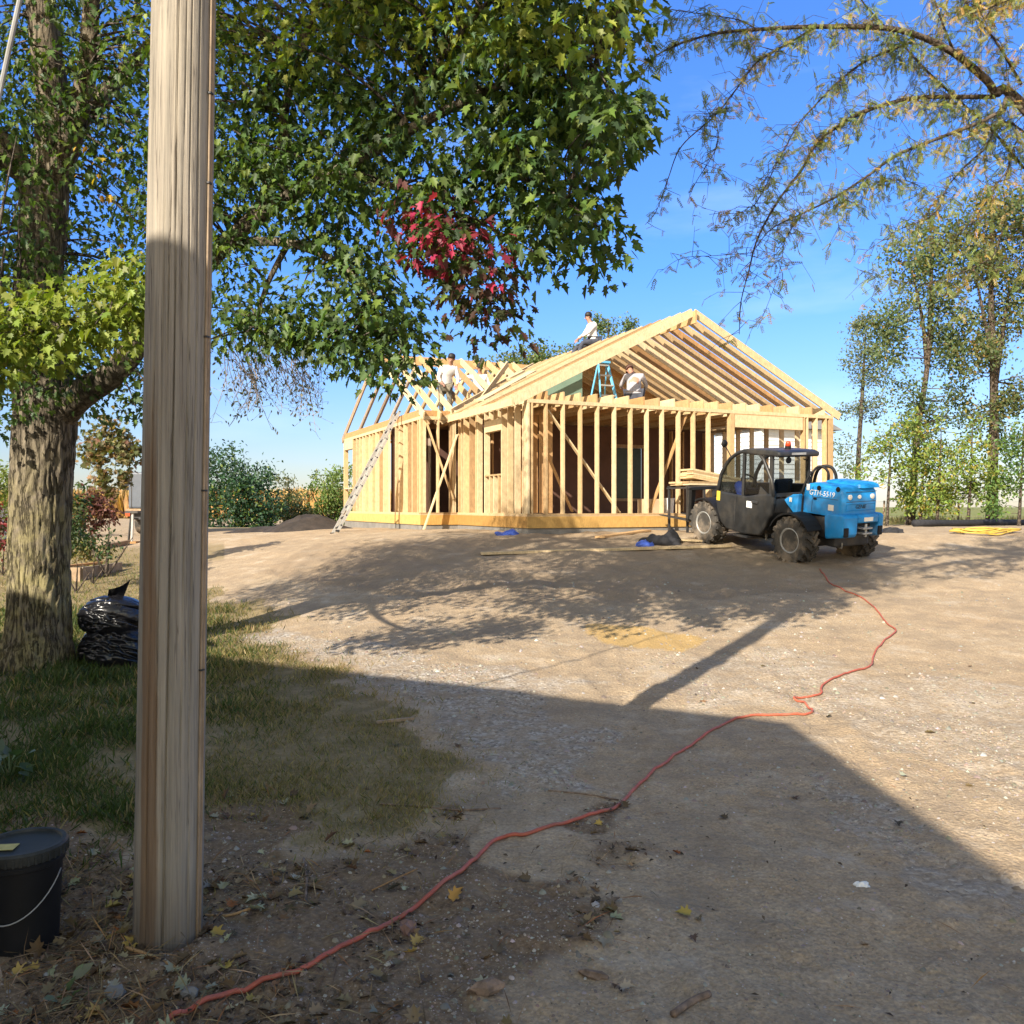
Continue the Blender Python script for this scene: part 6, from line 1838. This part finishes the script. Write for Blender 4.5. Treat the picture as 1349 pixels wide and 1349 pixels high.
# ------------------------------------------------------------------ white pail indoors, shed, fence, truck
def white_pail():
    b = HW(4.05, .75, ZF + .001)
    o = MB().lathe([(.12, 0), (.145, .36), (.155, .36), (.155, .39), (.14, .39), (.11, .02)], 24).build('pail', M['white_paint'], None, smooth=35); o.location = b
    tag(o, 'white pail standing on the floor deck behind the black stand', 'pail')
    b = HW(3.62, .85, ZF + .001)
    o = MB().box((0, 0, .18), (.5, .34, .36)).box((0, 0, .365), (.52, .02, .012)).build('carton', M['ply'], None, bevel=.01); o.location = b; o.rotation_euler = (0, 0, TH)
    tag(o, 'brown carton on the floor deck beside the white pail', 'carton')
white_pail()
def shed():
    c = Vector((9.0, 29.6)); z0 = tz(c.x, c.y)
    root = thing('shed', 'white lap sided shed glimpsed between the studs of the right wall', 'shed', (c.x, c.y, z0), TH)
    mb = MB(); H = 3.3
    k = 0; 
    while k * .15 < H:
        z = k * .15
        mb.add([(-1.7, -1.2 - .0, z), (1.3, -1.2, z), (1.3, -1.2 + .025, z + .149), (-1.7, -1.2 + .025, z + .149)], [(0, 1, 2, 3)])
        mb.add([(-1.7, -1.2, z), (-1.7, 1.2, z), (-1.7 + .025, 1.2, z + .149), (-1.7 + .025, -1.2, z + .149)], [(0, 1, 2, 3)])
        mb.add([(-1.7, -1.2, z), (-1.7, -1.17, z + .0), (1.3, -1.17, z), (1.3, -1.2, z)], [(0, 1, 2, 3)])
        k += 1
    mb.span((-1.66, -1.16, 0), (1.28, 1.2, H))
    mb.build('wall', M['white_siding'], root)
    mb = MB(); mb.prism([(-1.5, H - .05), (1.5, H - .05), (0, H + .75)], 3.3, Matrix(((0, 0, 1, -1.85), (1, 0, 0, 0), (0, 1, 0, 0), (0, 0, 0, 1)))); mb.build('roof', M['concrete'], root)
shed()
def fence():
    d = 37.2
    us = [1142, 1164, 1193, 1234, 1262, 1303, 1343, 1390]
    root = None
    xs = [(u - CX) / FPX * d for u in us]
    root = thing('wire_fence', 'thin wire fence on pale wooden posts along the field edge', 'fence', (xs[0], d, tz(xs[0], d)))
    for u, x in zip(us, xs):
        z = tz(x, d) - root.location.z
        MB().tube([Vector((x - xs[0], 0, z - .1)), Vector((x - xs[0] + .03, 0, z + 1.05))], [.05, .042], 8).build('post', M['grey_wood'], root)
    for h in (.35, .7, 1.0):
        MB().tube([Vector((x - xs[0], -.05, tz(x, d) - root.location.z + h)) for x in xs], .006, 4, False).build('wire', M['grey_steel'], root)
fence()
def weeds():
    # tall dry grass and weeds at the field edge
    n = 9000
    x = rng.uniform(13, 26, n); y = rng.uniform(36.5, 41, n); z = terr(x, y)
    keep = fbm(x * .6, y * .8, 5, 3) > .42
    x, y, z = x[keep], y[keep], z[keep]; n = len(x)
    pos = np.stack([x, y, z], -1); tip = np.stack([rng.normal(0, .3, n), rng.normal(0, .3, n), np.ones(n)], -1); nor = rng.normal(0, 1, (n, 3)) + (0, -1, .2)
    col = pick([(.26, .21, .10), (.18, .18, .07), (.32, .26, .14)], [2, 2, 1], n)
    o = leafcloud('field_grass', pos, tip, nor, rng.uniform(.15, .5, n), col, (DIAM[0] * (.09, 1, 1), DIAM[1]), M['leaf'])
    tag(o, kind='stuff')
    n = 16000
    x = rng.uniform(-40, -9, n); y = rng.uniform(58, 75, n); z = terr(x, y)
    pos = np.stack([x, y, z], -1); tip = np.stack([rng.normal(0, .25, n), rng.normal(0, .25, n), np.ones(n)], -1); nor = rng.normal(0, 1, (n, 3)) + (0, -1, .2)
    col = pick([(.46, .29, .11), (.38, .24, .09), (.5, .34, .16)], [2, 2, 1], n)
    o = leafcloud('corn_field', pos, tip, nor, rng.uniform(1.2, 2.3, n), col, (DIAM[0] * (.25, 1, 1), DIAM[1]), M['leaf'])
    tag(o, kind='stuff')
weeds()
def truck():
    c = G(205, 693); c = Vector((X(212, 27), 27, 0)); c.z = tz(c.x, c.y)
    root = thing('utility_truck', 'grey box bodied truck parked on the drive, half hidden by the pole', 'truck', c)
    z0 = CAMZ + (HZ - 670) * 27 / FPX - c.z; z1 = CAMZ + (HZ - 622) * 27 / FPX - c.z
    m = plain('grey_truck_paint', (.085, .10, .125), .45, var=.1)
    MB().span((-1.02, 0, z0), (.30, 2.4, z1)).build('body', m, root, bevel=.06)
    for x in (-.92, -.5): MB().span((x, -.012, z0 + .02), (x + .02, -.002, z1 - .05)).build('door_seam', M['dark_steel'], root)
    MB().span((-1.04, -.14, z0 - .10), (.30, -.002, z0 - .005)).build('bumper', M['grey_wood'], root, bevel=.01)
    MB().span((-.9, .1, z0 - .34), (.25, 2.3, z0 - .105)).build('chassis', M['dark_steel'], root)
    mb = MB(); mb.beam((-1.04, .3, z0 + .75), (-1.22, .3, z0 + .75), .03, .03); mb.span((-1.28, .27, z0 + .58), (-1.12, .33, z0 + .95)); mb.build('mirror', M['black_plastic'], root)
    MX = Matrix(((0, 0, 1, 0), (0, 1, 0, 0), (-1, 0, 0, 0), (0, 0, 0, 1)))
    for x in (-.82, .10):
        for y in (.6, 1.9):
            w = MB().lathe([(.12, -.11), (.33, -.12), (.36, -.08), (.36, .08), (.33, .12), (.12, .11)], 24, Matrix.Translation((x, y, .36)) @ MX).build('wheel', M['rubber'], root, smooth=35)
            MB().lathe([(.2, -.122), (.2, .122)], 16, Matrix.Translation((x, y, .36)) @ MX).build('rim', M['grey_steel'], w)
    MB().box((-.96, -.15, z0 - .18), (.14, .04, .10)).build('tail_lamp', M['orange_lens'], root)
    # jack stand in front
    b = G(172, 716)
    r2 = thing('jack_stand', 'slim grey steel stand with plank foot left of the pole', 'stand', b)
    h = CAMZ + (HZ - 676) * b.y / FPX - b.z
    MB().beam((.03, 0, .04), (.06, 0, h), .05, .05).build('leg', M['grey_steel'], r2); MB().beam((-.10, .1, .04), (.0, .05, h), .04, .04).build('leg', M['dark_steel'], r2)
    MB().span((-.12, -.08, h), (.22, .2, h + .06)).build('top_plate', M['dark_steel'], r2); MB().span((-.1, -.1, -.02), (.18, .2, .05)).build('foot_plank', M['pine2'], r2)
    lay('weathered beam lying on the drive left of the grey stand', 132, 724, 168, 718, .12, .10, 'grey_wood', 'beam', 'beam')
truck()
def bed():
    a = G(98, 766)
    root = thing('garden_bed', 'low wooden garden bed edge peeping out behind the maple trunk', 'garden bed', a)
    MB().beam((-.9, .02, .12), (.12, 0, .12), .06, .28).build('front_board', M['grey_wood'], root)
    MB().beam((.12, .032, .12), (.16, 1.6, .12), .05, .28).build('side_board', M['grey_wood'], root)
    MB().beam((-.3, .052, .27), (-.1, 1.5, .27), .12, .04).build('cap_board', M['pine2'], root)
    o = MB().span((-.9, 0, 0), (.3, .5, .9)).span((-.95, -.02, .9), (.35, .55, .96)).build('white_cabinet', M['white_paint'], None, bevel=.02); b = G(8, 712); o.location = b + Vector((-.5, 0, 0))
    tag(o, 'white box showing at the left edge behind the maple trunk', 'box')
bed()

# ------------------------------------------------------------------ weed with pale leaves at the left edge
def weed(label, u, v, n, spread, hgt, size, cols, seed):
    b = G(u, v)
    root = thing('weed', label, 'plant', b)
    mb = MB(); pos = []
    for k in range(n):
        a = rng.uniform(0, 2 * PI); l = rng.uniform(.4, 1); e = Vector((math.cos(a) * spread * l, math.sin(a) * spread * l, hgt * rng.uniform(.4, 1)))
        mb.tube([Vector((0, 0, -.02)), e * .5 + Vector((0, 0, hgt * .2)), e], [.005, .004, .002], 5, False)
        for q in (.5, .75, 1.0): pos.append(np.array(e * q + Vector((0, 0, hgt * .3 * (1 - q)))) + rng.normal(0, .02, 3))
    mb.build('stem', plain('green_stem', (.10, .14, .05), .6), root)
    pos = np.array(pos); m = len(pos)
    leafcloud('leaves', pos, norm(pos * (1, 1, .2) + rng.normal(0, .05, (m, 3))), np.array((0, -.3, 1)) + rng.normal(0, .35, (m, 3)), rng.uniform(.7, 1.3, m) * size, pick(cols, [1] * len(cols), m), OVAL, M['leaf'], root)
weed('sprawling weed with pale grey green leaves at the left edge', 12, 1030, 11, .26, .24, .10, [(.09, .13, .085), (.13, .17, .11), (.07, .11, .06)], 2)
weed('tiny seedling with one broad leaf in front of the black pail', 33, 1245, 2, .03, .17, .05, [(.07, .12, .04)], 3)
weed('small leafy sprig lying on the litter left of the pole', 88, 1312, 3, .07, .04, .075, [(.16, .20, .12), (.2, .24, .15)], 4)

# ------------------------------------------------------------------ ground cover near the camera
def scatter_xy(n, umin, umax, dmin, dmax, pw=1.6):
    d = dmin * (dmax / dmin) ** (rng.random(n) ** (1 / pw) if pw != 1 else rng.random(n))
    u = rng.uniform(umin, umax, n)
    x = (u - CX) / FPX * d
    return x, d
def cover():
    # lawn
    N0 = 300000
    x, y = scatter_xy(N0, -380, 760, 3.0, 13, 1)
    g = .5 * zones(x, y)[0] + .5 * zones(x + rng.normal(0, .22, N0), y + rng.normal(0, .35, N0))[0]
    g = g * (.75 + .25 * sstep(-.10, -.55, x / y)); k = (rng.random(N0) < g * np.clip(.30 + 2.4 * (fbm(x * 2.2, y * 2.2, 15, 3) - .36), .08, 1))
    x, y = x[k], y[k]; n = len(x); z = gh(x, y)
    left = sstep(-.9, -1.9, x / np.maximum(y / 4, .8)) 
    pos = np.stack([x, y, z - .004], -1)
    tip = np.stack([rng.normal(0, .55, n), rng.normal(0, .55, n), np.ones(n) * .8], -1)
    nor = np.stack([rng.normal(0, 1, n), rng.normal(-.6, 1, n), rng.normal(.2, .3, n)], -1)
    green = np.clip(.16 + .60 * left + .9 * (fbm(x * .9, y * .9, 19, 3) - .5) + rng.normal(0, .18, n), 0, 1)
    ga = pick([(.062, .088, .022), (.085, .110, .030), (.05, .075, .02)], [2, 1, 2], n); st = pick([(.30, .23, .11), (.22, .17, .075), (.16, .14, .05)], [1.6, 2, 1.5], n)
    sel = rng.random(n) < green
    col = np.where(sel[:, None], ga, st)
    size = rng.uniform(.025, .075, n) * (.75 + .6 * left) * (.7 + .9 * fbm(x * 3.1, y * 3.1, 27, 2)) * np.clip(y / 6, .9, 1.5)
    o = leafcloud('grass', pos, tip, nor, size, col, (DIAM[0] * (.16, 1, 1), DIAM[1]), M['leaf']); tag(o, kind='stuff')
    # sunlit lawn further back on the left
    N1 = 26000
    x, y = scatter_xy(N1, -300, 330, 9.5, 23, 1); z = gh(x, y)
    zz_ = zones(x, y)[0]; u = CX + FPX * x / y
    k = (zz_ > .4) | ((u < 200) & (fbm(x * .7, y * .7, 25, 3) > .38) & (y < 22))
    x, y, z = x[k], y[k], z[k]; n = len(x)
    pos = np.stack([x, y, z - .004], -1); tip = np.stack([rng.normal(0, .5, n), rng.normal(0, .5, n), np.ones(n) * .8], -1); nor = np.stack([rng.normal(0, 1, n), rng.normal(-.6, 1, n), rng.normal(.2, .3, n)], -1)
    col = np.where((rng.random(n) < .45)[:, None], pick([(.07, .11, .025), (.09, .13, .03)], [1, 1], n), pick([(.26, .20, .08), (.20, .17, .06)], [1, 1], n))
    o = leafcloud('lawn_grass', pos, tip, nor, rng.uniform(.04, .10, n), col, (DIAM[0] * (.2, 1, 1), DIAM[1]), M['leaf']); tag(o, kind='stuff')
    # loose stones
    N2 = 170000
    x, y = scatter_xy(N2, -250, 1600, 2.2, 14, 1)
    zn = zones(x, y); dn = np.clip(.30 + .85 * zn[1] + .8 * zn[5] + .55 * zn[6] + .35 * zn[2] - .95 * zn[0], 0, 1) * np.clip(.1 + 2.4 * (fbm(x * 1.5, y * 1.5, 51, 3) - .3), .05, 1)
    k = rng.random(N2) < dn; x, y = x[k], y[k]; n = len(x); z = gh(x, y)
    B = np.array([(1, 0, 0), (.4, .8, 0), (-.5, .75, .1), (-1, 0, 0), (-.4, -.8, .1), (.5, -.75, 0), (.25, .2, .75), (-.3, -.1, .8)], float)
    Ft = np.array([[0, 1, 6], [1, 2, 7], [1, 7, 6], [2, 3, 7], [3, 4, 7], [4, 5, 6], [4, 6, 7], [5, 0, 6]])
    s = np.exp(rng.normal(math.log(.0046), .62, n)) * np.clip(y / 5, .8, 1.8); s = np.minimum(s, .032)
    a = rng.uniform(0, 2 * PI, n); ca, sa = np.cos(a), np.sin(a); asp = rng.uniform(.6, 1.1, (n, 3))
    Bv = B[None] * asp[:, None, :]
    Wv = np.stack([Bv[..., 0] * ca[:, None] - Bv[..., 1] * sa[:, None], Bv[..., 0] * sa[:, None] + Bv[..., 1] * ca[:, None], Bv[..., 2] - .15], -1) * s[:, None, None] + np.stack([x, y, z], -1)[:, None, :]
    F = (Ft[None] + (np.arange(n) * 8)[:, None, None]).reshape(-1, 3)
    col = pick([(.30, .265, .22), (.40, .36, .31), (.22, .185, .145), (.32, .25, .18), (.46, .42, .36)], [3, 1.6, 3, 3, .3], n)
    o = mesh_np('gravel', Wv.reshape(-1, 3), F, np.repeat(col, 8, 0), M['tint']); tag(o, kind='stuff')
    # clods of dirt
    # leaf litter, straw and twigs
    def litter(name, N_, zi, tmpl, smin, smax, cols, w, flat, wid=1.0, umax=1300, dmin=2.1, dmax=9, base=.015):
        x, y = scatter_xy(N_, -250, umax, dmin, dmax, 1)
        zn = zones(x, y); k = rng.random(N_) < np.clip(base + zn[zi] * np.clip(2.6 * (fbm(x * 2, y * 2, 71, 3) - .28), .05, 1), 0, 1)
        x, y = x[k], y[k]; n = len(x); z = gh(x, y)
        pos = np.stack([x, y, z + rng.uniform(.002, .012, n)], -1)
        tip = np.stack([rng.normal(0, 1, n), rng.normal(0, 1, n), rng.normal(.05, flat, n)], -1); nor = np.stack([rng.normal(0, .3, n), rng.normal(-.1, .3, n), np.ones(n)], -1)
        T_ = (tmpl[0] * (wid, 1, 1), tmpl[1])
        o = leafcloud(name, pos, tip, nor, rng.uniform(smin, smax, n), pick(cols, w, n), T_, M['tint']); tag(o, kind='stuff')
    litter('fallen_leaves', 6500, 2, (MAPLE[0] * (1, 1, 2.2), MAPLE[1]), .03, .075, [(.22, .17, .10), (.14, .09, .05), (.10, .075, .05), (.30, .29, .20), (.34, .24, .07), (.28, .10, .03)], [3, 3, 3, 1.2, .6, .5], .25, base=.010)
    litter('straw', 30000, 2, DIAM, .04, .17, [(.26, .175, .09), (.14, .09, .05), (.34, .25, .14), (.26, .12, .045)], [3, 3, 1.3, 1], .22, .055, base=.008)
    litter('dry_grass', 7000, 2, DIAM, .04, .15, [(.26, .15, .065), (.20, .12, .05), (.30, .22, .11), (.11, .07, .035)], [2, 3, 1, 2], .35, .05, umax=260, dmax=5.5, base=.0)
    litter('wood_chips', 22000, 2, (DIAM[0] * (1, 1, 3), DIAM[1]), .012, .035, [(.10, .07, .045), (.20, .15, .10), (.05, .036, .026)], [2, 1, 2], .3, .7, base=.02)
cover()
def twigs():
    for lab, pts, r, mt in (('dark twig crossing the litter right of the grass', [(500, 1061), (540, 1066), (600, 1073), (660, 1070)], .006, 'bark_chunk'),
                        ('long dark twig on the dirt near the middle of the cord', [(722, 1042), (770, 1046), (815, 1053)], .005, 'bark_chunk'),
                        ('short thick stick at the bottom edge right of centre', [(886, 1349), (912, 1330), (935, 1313)], .012, 'bark_chunk'),
                        ('pale bent stalk lying on the litter left of the cord', [(490, 1175), (515, 1164), (550, 1150)], .004, 'pine2'),
                        ('grey curved twig in the litter right of the pole', [(400, 1135), (404, 1165), (402, 1190)], .006, 'bark_chunk'),
                        ('brown curled bark strip at the foot of the pole', [(165, 1262), (195, 1276), (235, 1283)], .007, 'pine2'),
                        ('orange brown strip of bark on the soil right of the pole', [(270, 1210), (300, 1208), (330, 1206)], .006, 'pine2')):
        q = [G(u, v) + Vector((0, 0, r * .9)) for u, v in pts]
        o = MB().tube([Vector(p) - q[0] for p in smooth_path(q, 5)], r, 6).build('twig', M[mt], None, True); o.location = q[0]
        tag(o, lab, 'twig')
twigs()
